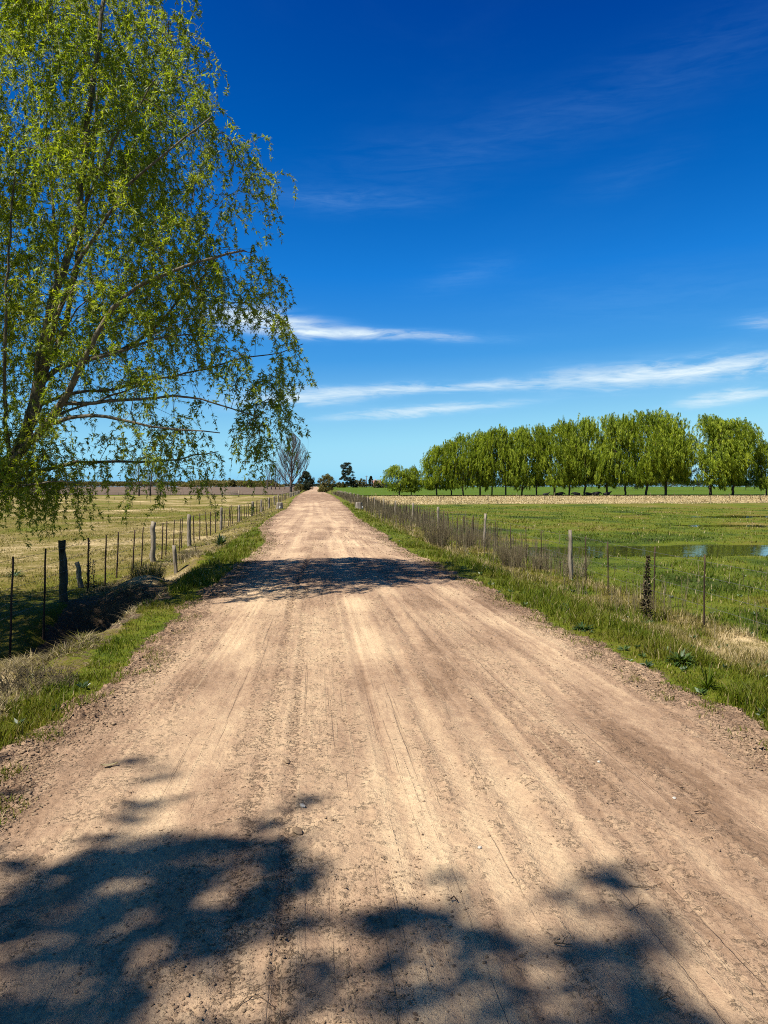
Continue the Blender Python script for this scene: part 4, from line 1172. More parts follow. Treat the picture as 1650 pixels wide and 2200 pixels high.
# --- the willow on the left, limbs following the photograph at its own distance
TY = 12.5
def wp(px, py, dy=0.0):
    q = at_depth(px, py, TY)
    return np.array([q[0], TY + dy, q[2]])
tb = wp(-92, 1225); tb[2] = float(H(tb[0], TY)) - 0.15
def limb(pts): return [wp(a, b, c) for a, b, c in pts]
hub = (-70, 1100, 0)
limbs = [
    [tb, wp(-88, 1150), wp(-70, 1100), wp(-20, 1060, -.1), wp(25, 1010, -.15), wp(60, 955, -.2), wp(82, 903, -.3), wp(97, 842, -.35), wp(104, 811, -.4), wp(111, 757, -.45), wp(121, 704, -.5), wp(143, 655, -.55),
     wp(165, 590, -.5), wp(190, 500, -.5), wp(200, 400, -.5), wp(205, 300, -.45), wp(222, 180, -.4), wp(230, 90, -.4), wp(240, 0, -.4), wp(248, -90, -.3)],
    limb([(20, 1015, -.1), (50, 900, .2), (73, 818, .3), (92, 760, .4), (118, 700, .5), (128, 600, .6), (150, 450, .7), (165, 300, .8), (175, 180, .8), (180, 60, .9), (178, -60, .9)]),
    limb([(10, 1030, -.1), (73, 985, -.7), (121, 945, -.9), (165, 915, -1.1), (189, 886, -1.2), (218, 845, -1.3), (233, 808, -1.4), (262, 765, -1.5), (291, 709, -1.5), (315, 690, -1.5), (339, 670, -1.5), (380, 648, -1.5), (430, 632, -1.5), (470, 612, -1.4), (540, 592, -1.3)]),
    limb([(97, 842, -.35), (116, 806, -.3), (136, 784, 0), (170, 770, .3), (201, 750, .6), (242, 726, .8), (286, 699, 1.0), (330, 640, 1.2), (380, 560, 1.3), (420, 500, 1.4)]),
    limb([(80, 880, 0), (114, 830, .6), (170, 826, 1.0), (201, 818, 1.2), (230, 801, 1.3), (290, 790, 1.5), (360, 770, 1.6), (430, 758, 1.6), (500, 732, 1.5), (556, 735, 1.5), (600, 724, 1.4), (648, 704, 1.4)]),
    limb([(104, 811, -.4), (114, 789, -.5), (136, 765, -.7), (155, 721, -.9), (179, 692, -1.0), (215, 620, -1.2), (270, 550, -1.4), (330, 480, -1.6), (390, 430, -1.6), (430, 398, -1.6), (480, 350, -1.5)]),
    limb([(-40, 1080, 0), (5, 1000, .6), (25, 930, .8), (46, 830, .9), (48, 789, .9), (58, 700, 1.0), (75, 560, 1.1), (60, 400, 1.2), (45, 280, 1.2), (40, 150, 1.2), (50, 40, 1.2)]),
    limb([(186, 888, -1.2), (254, 883, -1.0), (330, 868, -.8), (430, 858, -.6), (500, 885, -.5), (560, 900, -.4)]),
    limb([(150, 925, -1.0), (200, 915, -1.3), (254, 908, -1.5), (300, 915, -1.6), (350, 932, -1.7), (430, 940, -1.7), (500, 945, -1.6)]),
    limb([(0, 1040, -.1), (60, 1010, .5), (130, 985, .9), (200, 985, 1.2), (280, 990, 1.4), (360, 975, 1.6), (440, 960, 1.7)]),
    limb([(-30, 1070, -.1), (40, 1052, -.8), (110, 1040, -1.2), (180, 1035, -1.5), (240, 1040, -1.6)]),
    limb([(233, 808, -1.4), (300, 780, -1.0), (360, 745, -.8), (420, 730, -.6), (480, 740, -.6)]),
    limb([(190, 500, -.5), (240, 440, -.9), (300, 350, -1.2), (360, 290, -1.3), (410, 200, -1.3)]),
    limb([(205, 310, -.45), (240, 200, -.9), (270, 60, -1.1), (300, -40, -1.1)]),
    limb([(205, 300, -.45), (240, 280, .2), (280, 180, .6), (330, 100, .9), (400, 60, 1.0)]),
    limb([(30, 1000, -.1), (58, 890, -.9), (84, 800, -1.3), (96, 700, -1.5), (112, 560, -1.6), (122, 420, -1.6)]),
    limb([(60, 960, 0), (92, 890, .3), (132, 845, .5), (158, 740, .7), (190, 650, .9), (235, 560, 1.0)]),
    limb([(75, 965, -.4), (112, 905, -.3), (190, 868, -.1), (262, 842, .1), (330, 800, .3), (400, 800, .4)]),
    limb([(0, 1020, .2), (16, 890, 1.2), (26, 770, 1.6), (22, 620, 1.8)]),
    limb([(97, 842, -.35), (150, 760, -.9), (185, 740, -1.1), (230, 690, -1.3), (300, 660, -1.5)]),
    limb([(-70, 1090, 0), (-80, 1000, .3), (-110, 850, .5), (-140, 650, .5), (-160, 450, .4), (-150, 250, .3), (-140, 80, .2)]),
    limb([(-80, 1060, .1), (-170, 940, .8), (-260, 820, 1.1), (-340, 700, 1.2), (-400, 560, 1.2)]),
    limb([(-76, 1080, -.1), (-150, 980, -.9), (-240, 880, -1.4), (-330, 820, -1.7), (-430, 760, -1.8)]),
    limb([(-60, 1080, -.2), (-60, 950, -1.2), (-90, 800, -1.7), (-120, 600, -1.9), (-110, 400, -1.8)]),
    limb([(-60, 1090, .2), (-40, 1000, 1.3), (-10, 850, 1.9), (20, 650, 2.1), (40, 480, 2.1)]),
]
# crown outline (px, py): right side as photographed, left side beyond the frame
OUT_R = np.array([(-140, 400), (-60, 425), (0, 412), (60, 425), (100, 430), (150, 462), (200, 505), (250, 520), (300, 560), (400, 590), (500, 600), (560, 590), (600, 585), (660, 600), (700, 632), (760, 632), (800, 630), (860, 640), (900, 620), (950, 575), (1000, 560), (1040, 420), (1080, 250), (1120, 110)], float)
OUT_L = np.array([(-140, -300), (0, -340), (200, -420), (400, -520), (600, -600), (800, -620), (1000, -560), (1120, -420)], float)
tg = []; dens_rng = np.random.default_rng(3)
top_px = -130
while len(tg) < 1460:
    py = dens_rng.uniform(top_px, 1010); 
    rlim = np.interp(py, OUT_R[:, 0], OUT_R[:, 1]); llim = np.interp(py, OUT_L[:, 0], OUT_L[:, 1])
    px = dens_rng.uniform(llim, rlim - 12)
    cpx = -20.0
    half = (rlim - cpx) if px > cpx else (cpx - llim)
    u = abs(px - cpx) / max(half, 1)
    D = 2.9 * math.sqrt(max(0.02, 1 - u ** 2.4)) * np.interp(py, [-130, 100, 500, 900, 1010], [0.5, 0.75, 1.0, 0.95, 0.7])
    dy = dens_rng.uniform(-D, D)
    # the open heart of the crown around the forking limbs
    hole = math.exp(-((px - 190) / 150) ** 2 - ((py - 850) / 120) ** 2)
    if dens_rng.random() < 0.80 * hole: continue
    if px < -60 and dens_rng.random() < 0.35: continue
    if dens_rng.random() < 0.45 * sstep(90, -40, py): continue
    if dens_rng.random() < 0.30 * sstep(560, 900, py): continue
    if dens_rng.random() < 0.25 * sstep(300, 560, px): continue
    if fbm(np.array(px / 62.0), np.array(py / 95.0 + dy * .25), 2, 99) < 0.44 and dens_rng.random() < 0.80: continue
    q = wp(px, py, 0); s = (TY + dy * 0.35) / TY
    q = np.array([q[0], TY + dy, 0]) ; zc = wp(px, py, 0)[2]
    q[2] = zc
    sh = q[2] / math.tan(SUN_EL); X_ = q[0] - SUN_DIR[0] * sh
    if X_ > 1.9 and dens_rng.random() < 0.62: continue
    tg.append(q)
for _ in range(330):                             # unseen foliage added beyond the left of the view to shade the ditch
    v = dens_rng.normal(size=3); v /= np.linalg.norm(v); v *= dens_rng.random() ** .4
    tg.append(np.array([-8.4 + 2.4 * v[0], 10.2 + 2.1 * v[1], 5.6 + 2.4 * v[2]]))
for _ in range(90):
    q = wp(dens_rng.uniform(-220, 130), dens_rng.uniform(985, 1055)); tg.append(q + np.array([0, dens_rng.uniform(-2.4, 1.5), 0]))
tg = np.array(tg)
P_, par, rad, tips, nl = grow(limbs, tg, 0.22, up=0.10, pen=0.5, rtip=0.0040, expo=2.5, jit=0.022, limb_r=[.10, .055, .065, .045, .032, .042, .050, .03, .033, .038, .03, .026, .024, .022, .022, .034, .03, .026, .03, .022, .085, .06, .06, .055, .055])
rad = np.minimum(rad, 0.19)
willow = tag(empty('willow_tree', tb + np.array([0, 0, .15])), 'large weeping willow with fresh yellow green leaves on the left', 'tree')
base = np.array(willow.location)
trunk = MB(); tubes_from(trunk, P_, par, rad)
crown = MB(); twg = MB()
centre = wp(-20, 500)
def crown_twigs(P_, tips, par, rad, nl, per_tip, Lr, crown, twg, seed, low, tint0=0.55, cluster=4, per=0.062, leaf=(0.062, 0.0125), frac=0.42):
    r_ = np.random.default_rng(seed)
    st = []; dr = []; LL = []
    n = len(P_); parr = np.array(par)
    nodes = [i for i in range(nl, n) if rad[i] < 0.013]
    cand = np.concatenate([np.repeat(np.array(tips), per_tip), np.array(nodes)[r_.random(len(nodes)) < frac]])
    for i in cand:
        p = parr[i]
        d = P_[i] - P_[p] if p >= 0 else np.array([0, 0, 1.0])
        d = d / (np.linalg.norm(d) + 1e-9)
        d = d * 0.7 + r_.normal(0, .55, 3); d[2] += 0.10
        L = r_.uniform(*Lr)
        if r_.random() < .10: L *= 1.5
        L = min(L, max(0.22, (P_[i][2] - low)))
        st.append(P_[i]); dr.append(d); LL.append(L)
    st = np.array(st); dr = np.array(dr); LL = np.array(LL)
    tint = tint0 + 0.35 * (fbm(st[:, 0] / 0.8 + st[:, 1], st[:, 2] / 0.8, 2, 50) - 0.5)
    drooping_twigs(twg, st, dr, LL, tint, crown, cluster=cluster, per=per, leaf_l=leaf[0], leaf_w=leaf[1])
crown_twigs(P_, tips, par, rad, nl, 4, (0.3, 0.95), crown, twg, 9, 0.80, cluster=5, per=0.048, leaf=(0.066, 0.0150), frac=0.72)
import sys; print(file=sys.stderr); print('willow nodes', len(P_), 'leaf verts', crown.n, 'base r', rad[0])
for mbx in (trunk, crown, twg): mbx.V = [v - base for v in mbx.V]
trunk.build('trunk', M['bark'], willow, True); twg.build('twigs', M['bark'], willow); crown.build('crown', M['leaf'], willow)

# --- the second willow stands left of and behind the camera; the photograph shows its shadow on the road
B2 = np.array([-8.9, -1.9, float(H(-8.9, -1.9)) - .1])
r2 = np.random.default_rng(21)
SPOTS = [(60, 1960, 220, 110, 1), (250, 2010, 210, 75, 1), (330, 1870, 150, 60, 1), (200, 1950, 190, 60, 1), (480, 1830, 160, 45, .8), (640, 1815, 70, 32, .7),
         (560, 1890, 130, 42, .9), (450, 2020, 130, 38, 1.2), (380, 2060, 150, 42, 1.1), (700, 1745, 120, 18, .15), (760, 1820, 60, 36, .35), (600, 1930, 100, 50, .6),
         (420, 1930, 360, 130, .22), (1180, 2060, 330, 120, .22), (760, 1960, 160, 120, .15), (1365, 1850, 24, 60, .6), (1430, 1960, 30, 60, .6),
         (60, 2150, 180, 70, .8), (330, 2180, 150, 50, .9), (530, 2160, 60, 40, .4), (1360, 1860, 28, 45, 1), (1400, 1900, 55, 36, .8), (900, 2000, 36, 32, 1), (1010, 2060, 75, 45, .8),
         (1070, 2120, 55, 55, .9), (1180, 1960, 60, 45, .9), (1270, 1960, 50, 26, .7), (1320, 2040, 75, 36, 1), (1450, 2015, 40, 32, 1), (1180, 2060, 55, 22, .7),
         (1350, 2150, 85, 60, 1.5), (1550, 2190, 90, 22, .9), (1340, 1960, 60, 80, .7), (1400, 2030, 60, 60, .8), (870, 2100, 55, 55, .6), (980, 2190, 50, 30, .9)]
def shade_wish(X, Y):
    """How dark the photograph is where a shadow falling on the road at X, Y lies; 0.5 outside the view."""
    v = np.array([X, Y, -EYE]); zf = v @ _F
    if zf < .3: return .45
    px = CX + F_PX * (v @ _R) / zf; py = CY - F_PX * (v @ _U) / zf
    if py > 2215: return .45
    if px < -40: return .55
    return min(1.0, sum(w * math.exp(-(((px - a) / rx) ** 2 + ((py - b) / ry) ** 2) * 1.3) for a, b, rx, ry, w in SPOTS if w))
tg = []
sl = 1 / math.tan(SUN_EL)
while len(tg) < 3000:
    v = r2.normal(size=3); v /= np.linalg.norm(v); v *= r2.random() ** 0.4
    q = np.array([B2[0] + 5.2 * v[0], B2[1] + 4.4 * v[1], 9.4 + 4.6 * v[2]])
    X = q[0] - SUN_DIR[0] * q[2] * sl; Y = q[1] - SUN_DIR[1] * q[2] * sl
    if r2.random() > max(.03, shade_wish(X, Y) ** 1.1): continue
    tg.append(q)
lm2 = [[B2, B2 + [0.1, 0, 2.5], B2 + [.3, .3, 5.5], B2 + [.4, .6, 9.0], B2 + [.2, .9, 12.6]]]
for a_, hh, rr0 in ((0.3, 10.5, 4.2), (1.3, 11, 3.6), (2.6, 10, 3.8), (3.7, 10.4, 3.9), (4.8, 10, 3.6), (5.6, 11, 4.2)):
    lm2.append([B2 + [.1, .1, 3.2], B2 + [math.cos(a_) * rr0 * .35, math.sin(a_) * rr0 * .35, 5.4], B2 + [math.cos(a_) * rr0 * .75, math.sin(a_) * rr0 * .75, hh * .8], B2 + [math.cos(a_) * rr0, math.sin(a_) * rr0, hh]])
P2, par2, rad2, tips2, nl2 = grow(lm2, tg, 0.3, up=0.1, pen=0.5, rtip=0.006, expo=2.2, jit=0.03)
w2 = tag(empty('willow_tree', B2), 'leafy willow out of view at left whose shadow dapples the near road', 'tree')
t2 = MB(); c2 = MB(); g2_ = MB()
tubes_from(t2, P2, par2, rad2)
crown_twigs(P2, tips2, par2, rad2, nl2, 4, (0.12, 0.32), c2, g2_, 33, 3.0, cluster=5, per=0.035, leaf=(0.08, 0.022), frac=0.12)
for mbx in (t2, c2, g2_): mbx.V = [v - B2 for v in mbx.V]
t2.build('trunk', M['bark'], w2, True); g2_.build('twigs', M['bark'], w2); c2.build('crown', M['leaf'], w2)

# ------------------------------------------------------------------ the willow row
def row_willow(seed, Ht, Wd):
    r_ = np.random.default_rng(seed)
    lm = [[np.array([0, 0, -.2]), np.array([r_.normal(0, .1), 0, 1.5]), np.array([r_.normal(0, .25), 0, 3.2]), np.array([r_.normal(0, .5), r_.normal(0, .4), Ht * .5]), np.array([r_.normal(0, .8), r_.normal(0, .5), Ht * .9])]]
    for k in range(6):
        a_ = k * 1.05 + r_.uniform(-.3, .3); rr_ = Wd * r_.uniform(.28, .42)
        lm.append([np.array([0, 0, 2.3 + .2 * k]), np.array([math.cos(a_) * rr_ * .5, math.sin(a_) * rr_ * .5, 4.6]), np.array([math.cos(a_) * rr_, math.sin(a_) * rr_, Ht * r_.uniform(.6, .85)])])
    tg = []
    while len(tg) < 185:
        z = 3.0 + (Ht - 3.0) * r_.random() ** 1.15; t = (z - 3.2) / (Ht - 3.2)
        w = Wd / 2 * (0.72 + 0.45 * math.sin(math.pi * min(1, t * .9 + .12))) * (1 if t < .8 else (1 - (t - .8) / .2 * .55))
        a_ = r_.uniform(0, 6.283); q = w * r_.random() ** .45
        if fbm(np.array(math.cos(a_) * q / 1.8 + seed * 9), np.array(z / 2.3 + math.sin(a_) * q / 1.8), 2, 60 + seed) < .48: continue
        tg.append((math.cos(a_) * q, math.sin(a_) * q * 1.1, z))
    P_, par, rad, tips, nl = grow(lm, np.array(tg), 0.8, up=.12, pen=.6, rtip=.016, expo=2.1, jit=.10)
    tm = MB(); tubes_from(tm, P_, par, np.minimum(rad * 1.35, .36), minr=.025)
    cm = MB()
    st = P_[np.array(tips)]
    st = np.repeat(st, 5, 0) + r_.normal(0, .45, (len(st) * 5, 3))
    wisp = (st[:, 2] > .84 * Ht) & (r_.random(len(st)) < .35); st[wisp, 2] += r_.uniform(.2, 1.1, wisp.sum())
    n = len(st); L = r_.uniform(1.2, 3.6, n)
    L = np.minimum(L, np.maximum(.5, st[:, 2] - 2.7))
    d = np.stack([r_.normal(.22, .38, n), r_.normal(0, .38, n), r_.normal(.15, .25, n)], 1)
    k = 26
    tt = r_.random((n, k)); Pm = st[:, None, :] + d[:, None, :] * (tt - .4 * tt ** 2)[:, :, None] * L[:, None, None] * .55
    Pm[:, :, 2] -= (.85 * tt ** 1.5) * L[:, None]
    Pm = (Pm + r_.normal(0, .065, Pm.shape)).reshape(-1, 3)
    dd = np.stack([r_.normal(.16, .22, n * k), r_.normal(0, .22, n * k), -np.ones(n * k)], 1); dd /= np.linalg.norm(dd, axis=1, keepdims=True)
    V, F = leaf_quads(Pm, dd, r_.uniform(.35, .80, n * k), r_.uniform(.06, .115, n * k))
    ti = np.repeat(np.clip(.55 + .35 * r_.normal(0, .8, n), 0, 1), k) + r_.normal(0, .12, n * k)
    cm.add(V, None, F, np.repeat(np.clip(ti, 0, 1), 4))
    return tm, cm
variants = []
for s_, Ht, Wd in ((1, 17.0, 7.0), (2, 16.0, 5.6), (3, 17.5, 7.6), (4, 16.5, 6.2), (5, 17.2, 6.8), (6, 16.2, 6.9), (7, 17.8, 5.9)):
    tm, cm = row_willow(s_, Ht, Wd)
    variants.append((tm.mesh('trunk', True), cm.mesh('crown'), Ht))
for v in variants:
    v[0].materials.append(M['rowbark']); v[1].materials.append(M['rowleaf'])
ROW = [(858, 1000, 0.95), (884, 1003, 0.75), (938, 960, 1.0), (970, 948, 0.8), (995, 935, 1.0), (1031, 930, 1.0), (1056, 925, .85), (1086, 921, 1.0), (1122, 921, 1.0), (1153, 915, .9), (1191, 908, 1.1), (1224, 908, .9),
       (1256, 900, 1.0), (1303, 894, 1.1), (1344, 896, 1.05), (1387, 886, 1.15), (1432, 886, 1.2), (1527, 898, 1.3), (1574, 904, 1.3), (1648, 950, .9)]
ORD = ['first', 'second', 'third', 'fourth', 'fifth', 'sixth', 'seventh', 'eighth', 'ninth', 'tenth', 'eleventh', 'twelfth', 'thirteenth', 'fourteenth', 'fifteenth', 'sixteenth', 'seventeenth', 'eighteenth', 'nineteenth', 'twentieth']
SPECIAL = {0: 'short willow at the far left end of the long green row', 1: 'small thin willow, second from the left end of the green row', 15: 'tall full willow two from the gap in the green row', 16: 'tallest full willow just left of the gap in the green row',
           17: 'willow just right of the gap in the green row', 18: 'wide low skirted willow, second right of the gap in the row', 19: 'willow cut off by the right edge of the view'}
for i, (px, top, wf) in enumerate(ROW):
    q = at_depth(px, 1066, 166.0)
    z = float(H(q[0], q[1]))
    tz = at_depth(px, top, 166.0)[2] - z
    tmsh, cmsh, Ht = variants[(i * 3 + i // 7) % 7]
    r_ = tz / Ht
    wscale = wf * random.uniform(.92, 1.08) * (0.62 + 0.38 * r_) * (1.12 if i < 15 else 1.25)
    root = tag(empty('row_willow', (q[0], q[1] + random.uniform(-.5, .5), z), random.uniform(0, 6.28), (wscale, wscale, r_)),
               SPECIAL.get(i, '%s willow from the left end of the long green row' % ORD[i]), 'tree', 'willows in the long row across the field')
    for nm, me in (('trunk', tmsh), ('crown', cmsh)):
        o = bpy.data.objects.new(nm, me); COL.objects.link(o); o.parent = root

# ------------------------------------------------------------------ cattle under the row
def cow(px, Y, length, head, label, stand=False, flip=1):
    q = at_depth(px, 1064, Y); z = float(H(q[0], q[1]))
    bm = bmesh.new()
    sk = bm.verts.layers.skin.verify()
    def V(x, y, zz, rx, ry=None):
        v = bm.verts.new((x, y, zz)); v[sk].radius = (rx, ry or rx); return v
    up = 0.62 if stand else 0.0
    p = V(-.55, 0, .52 + up, .33, .36); v1 = V(-.1, 0, .50 + up, .36, .38); v2 = V(.40, 0, .55 + up, .33, .36); v3 = V(.72, 0, .72 + up, .20, .22)
    v4 = V(.95, 0, (.95 if head else .62) + up, .14, .16); v5 = V(1.12, 0, (.98 if head else .55) + up, .13, .13); v6 = V(1.34, 0, (.86 if head else .40) + up, .08, .08)
    for a, b in ((p, v1), (v1, v2), (v2, v3), (v3, v4), (v4, v5), (v5, v6)): bm.edges.new((a, b))
    r0 = V(-.85, 0, .46 + up, .20, .24); bm.edges.new((p, r0))
    tl = V(-.98, 0, .30 + up, .03); bm.edges.new((r0, tl)); tl2 = V(-1.0, .05, .05 + up * .6, .03); bm.edges.new((tl, tl2))
    for s in (-1, 1):
        if stand:
            a = V(.42, .16 * s, .75, .12); b = V(.42, .17 * s, .38, .06); c = V(.42, .17 * s, .03, .06); bm.edges.new((v2, a)); bm.edges.new((a, b)); bm.edges.new((b, c))
            a = V(-.68, .16 * s, .78, .15); b = V(-.62, .17 * s, .52, .09); c = V(-.74, .17 * s, .38, .06); d = V(-.70, .17 * s, .03, .06)
            bm.edges.new((p, a)); bm.edges.new((a, b)); bm.edges.new((b, c)); bm.edges.new((c, d))
        else:
            a = V(.45, .24 * s, .22, .10); b = V(.78, .26 * s, .12, .065); c = V(.50, .28 * s, .07, .05); bm.edges.new((v2, a)); bm.edges.new((a, b)); bm.edges.new((b, c))
            a = V(-.60, .26 * s, .25, .15); b = V(-.20, .34 * s, .16, .08); c = V(-.50, .38 * s, .07, .05); bm.edges.new((p, a)); bm.edges.new((a, b)); bm.edges.new((b, c))
        e = V(1.02, .17 * s, (1.04 if head else .62) + up, .03); bm.edges.new((v5, e))
    p[sk].use_root = True
    me = bpy.data.meshes.new('cow'); bm.to_mesh(me); bm.free()
    o = link('cow', me, M['cow'])
    m1 = o.modifiers.new('skin', 'SKIN'); m1.use_smooth_shade = True
    m2 = o.modifiers.new('sub', 'SUBSURF'); m2.levels = 1; m2.render_levels = 1
    s = length / 2.35
    o.scale = (s, s, s); o.location = (q[0], q[1], z); o.rotation_euler = (0, 0, 0 if flip > 0 else math.pi)
    return tag(o, label, 'cow', 'black cattle resting under the willow row')
cow(1173, 163.0, 1.7, True, 'small black cow lying left of the others, head up to the right')
cow(1203, 163.4, 2.2, False, 'black cow lying head down beside the eleventh willow trunk', flip=1)
cow(1238, 163.0, 2.2, False, 'black cow lying alone between two trunks mid row', flip=-1)
cow(1264, 163.6, 2.0, False, 'black cow lying behind its neighbour left of the busiest trunk', flip=-1)
cow(1281, 162.6, 2.4, False, 'large black cow lying in front of its neighbour, head right')
cow(1304, 162.8, 2.1, True, 'rightmost black cow, head raised beside a willow trunk')

# ------------------------------------------------------------------ bare trees
def bare_tree(seed, Ht, Wd, n, fork=0.12, form='vase', rt=0.012):
    """leafless tree: upswept limbs along a leader, each with two further orders of upswept shoots"""
    r_ = np.random.default_rng(seed); tm = MB()
    env = lambda t: Wd / 2 * np.interp(t, [0, .12, .25, .42, .62, .82, 1.0], [.15, .45, .85, 1.0, .88, .55, .05])
    def shoot(p, a_, tilt, L, rr_, order):
        m_ = 6; pts = [np.array(p, float)]; ti = tilt; c = np.array(p, float)
        for j in range(m_):
            a_ += r_.normal(0, .10); ti = ti * .90 + r_.normal(0, .05)
            step = np.array([math.cos(a_) * math.sin(ti), math.sin(a_) * math.sin(ti), math.cos(ti)]) * L / m_
            c = c + step
            lim_ = env(min(1, c[2] / Ht)) * 1.04
            q = math.hypot(c[0], c[1])
            if q > lim_: c[0] *= lim_ / q; c[1] *= lim_ / q
            if c[2] > Ht: c[2] = Ht
            pts.append(c.copy())
        tm.tube(pts, np.linspace(rr_, max(rt * .7, rr_ * .25), m_ + 1), 5 if order == 0 else 3, cap=False)
        if order < 2:
            k = int((9, 5)[order] * n)
            for i in range(k):
                t = .18 + .8 * (i + r_.random()) / k; f = t * m_; i0 = min(int(f), m_ - 1)
                q = pts[i0] + (pts[i0 + 1] - pts[i0]) * (f - i0)
                shoot(q, a_ + r_.choice([-1, 1]) * r_.uniform(.5, 1.3), ti + r_.uniform(.10, .50), L * r_.uniform(.28, .48) * (1.15 - .4 * t), max(rt, rr_ * .42 * (1 - .5 * t)), order + 1)
    H0 = Ht * fork; R0 = .020 * Ht
    lead = [np.array([0, 0, -.2]), np.array([0, 0, H0])]
    for j in range(8):
        lead.append(lead[-1] + np.array([r_.normal(0, .010) * Ht, r_.normal(0, .010) * Ht, (Ht * .97 - H0) / 8]))
    tm.tube(lead, np.concatenate([[R0 * 1.25, R0], np.linspace(R0 * .85, rt, 8)]), 8)
    k = int(26 * n ** .5)
    for i in range(k):
        t = (i + r_.random() * .8) / k; z = H0 + (Ht * .90 - H0) * t ** 1.25
        j = np.interp(z, [p[2] for p in lead], range(len(lead))); i0 = min(int(j), len(lead) - 2); q = lead[i0] + (lead[i0 + 1] - lead[i0]) * (j - i0)
        L = (Ht - z) * np.interp(t, [0, .5, 1], [.58, .62, .8]); L = min(L, Ht * .55)
        shoot(q, i * 2.4 + r_.normal(0, .3), np.interp(t, [0, .5, 1], [.95, .72, .35]) * (Wd / Ht / .62) ** .5, L, R0 * .42 * (1 - .72 * t) + rt * .4, 0)
    return tm
def place_bare(name, px, base_y, top_y, width_px, Y, seed, n, label, group=None, fork=.12, mat='greybark', rt=None):
    q = at_depth(px, base_y, Y); z = float(H(q[0], q[1]))
    Ht = at_depth(px, top_y, Y)[2] - z; Wd = width_px / F_PX * Y
    root = tag(empty(name, (q[0], q[1], z)), label, 'tree', group)
    big = bare_tree(seed, Ht, Wd, n, fork, rt=rt or 0.000085 * Y)
    # lower part is the trunk, the rest the bare crown
    big.build('trunk', M[mat], root, True)
    return root
place_bare('bare_tree', 625, 1062, 926, 88, 190, 11, 1.7, 'big leafless tree with upswept branches at the end of the left fence', fork=.10)
place_bare('bare_tree', 345, 1066, 985, 80, 166, 12, 0.7, 'leafless tree with a stout forked trunk, right one of three', 'leafless trees at the pasture end', .14)
place_bare('bare_tree', 323, 1066, 980, 40, 168, 13, 0.55, 'slim leafless tree, middle one of three at the pasture end', 'leafless trees at the pasture end', .2)
place_bare('bare_tree', 299, 1066, 978, 62, 166, 14, 0.6, 'leafless tree half hidden by foliage, left one of three', 'leafless trees at the pasture end', .18)
for k, (px, tp, wd, lb) in enumerate([(574, 998, 14, 'leftmost pale leafless poplar of the clump behind the big bare tree'), (583, 1000, 14, 'second pale leafless poplar of the clump'),
                                      (592, 996, 14, 'tallest pale leafless poplar of the clump'), (601, 1006, 14, 'short leafless poplar nearest the big bare tree'), (612, 1010, 14, 'faint leafless poplar seen through the big bare tree')]):
    place_bare('bare_poplar', px, 1051, tp, wd, 380, 30 + k, 0.4, lb, 'leafless poplars in the clump', .12, rt=.030)

# ------------------------------------------------------------------ leafy trees far off
def leafy(name, px, base_y, top_y, width_px, Y, seed, mat, label, group=None, shape='round', low=.12, dens=1.0, leaf=None, clumps=None, thr=0.42):
    r_ = np.random.default_rng(seed)
    q = at_depth(px, base_y, Y); z = float(H(q[0], q[1])); Ht = at_depth(px, top_y, Y)[2] - z; Wd = width_px / F_PX * Y
    prof = {'round': ([0, .1, .35, .6, .85, 1.0], [.35, .8, 1.0, .95, .6, .15]), 'cone': ([0, .1, .5, .8, 1.0], [.9, 1.0, .6, .3, .04]),
            'tiers': ([0, .2, .5, .8, 1.0], [.7, 1.0, .85, .95, .5]), 'bush': ([0, .2, .5, .8, 1.0], [.9, 1.0, 1.0, .8, .4])}[shape]
    N_ = int((clumps or 60)); cl = []
    while len(cl) < N_:
        t = r_.random(); w = Wd / 2 * np.interp(t, *prof); a_ = r_.uniform(0, 6.283); qd = w * r_.random() ** .45
        cl.append((math.cos(a_) * qd, math.sin(a_) * qd, Ht * (low + (1 - low) * t * .96)))
    cl = np.array(cl)
    lm = [[np.array([0, 0, -.2]), np.array([Ht * .01, 0, Ht * .3]), np.array([0, 0, Ht * .92])]]
    P_, par, rad, tips, nl = grow(lm, cl, Ht * .06, up=.03, pen=.8, rtip=.014 * Ht / 10, expo=2.0, jit=Ht * .004)
    tm = MB(); tubes_from(tm, P_, par, rad, minr=.0001 * Y)
    k = int(110 * dens); cr = Wd * (.085 if shape != 'tiers' else .10)
    off = r_.normal(size=(N_, k, 3)); off /= np.linalg.norm(off, axis=2, keepdims=True); off *= (r_.random((N_, k, 1)) ** .45) * cr * r_.uniform(.7, 1.5, (N_, 1, 1))
    if shape == 'tiers': off[:, :, 2] *= .55
    C = (cl[:, None, :] + off).reshape(-1, 3); d = r_.normal(size=C.shape); d /= np.linalg.norm(d, axis=1, keepdims=True)
    lf = leaf or max(.25, .0011 * Y)
    V, F = leaf_quads(C, d, r_.uniform(.6, 1.2, len(C)) * lf, r_.uniform(.4, .7, len(C)) * lf)
    cm = MB(); cm.add(V, None, F, np.repeat(np.clip(np.repeat(r_.uniform(.1, .9, N_), k) + r_.normal(0, .12, len(C)), 0, 1), 4))
    root = tag(empty(name, (q[0], q[1], z)), label, 'tree', group)
    tm.build('trunk', M['rowbark'], root, True); cm.build('crown', M[mat], root)
    return root
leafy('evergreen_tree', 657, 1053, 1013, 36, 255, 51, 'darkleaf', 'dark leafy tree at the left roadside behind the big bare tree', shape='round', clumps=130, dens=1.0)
leafy('roadside_bush', 643, 1056, 1040, 26, 240, 52, 'oliveleaf', 'low olive bush below the dark roadside tree', shape='bush', clumps=40, low=.02, dens=.6)
leafy('bushy_tree', 702, 1054, 1019, 40, 225, 53, 'oliveleaf', 'olive brown bushy tree standing at the right roadside far off', shape='round', clumps=90, dens=.8)
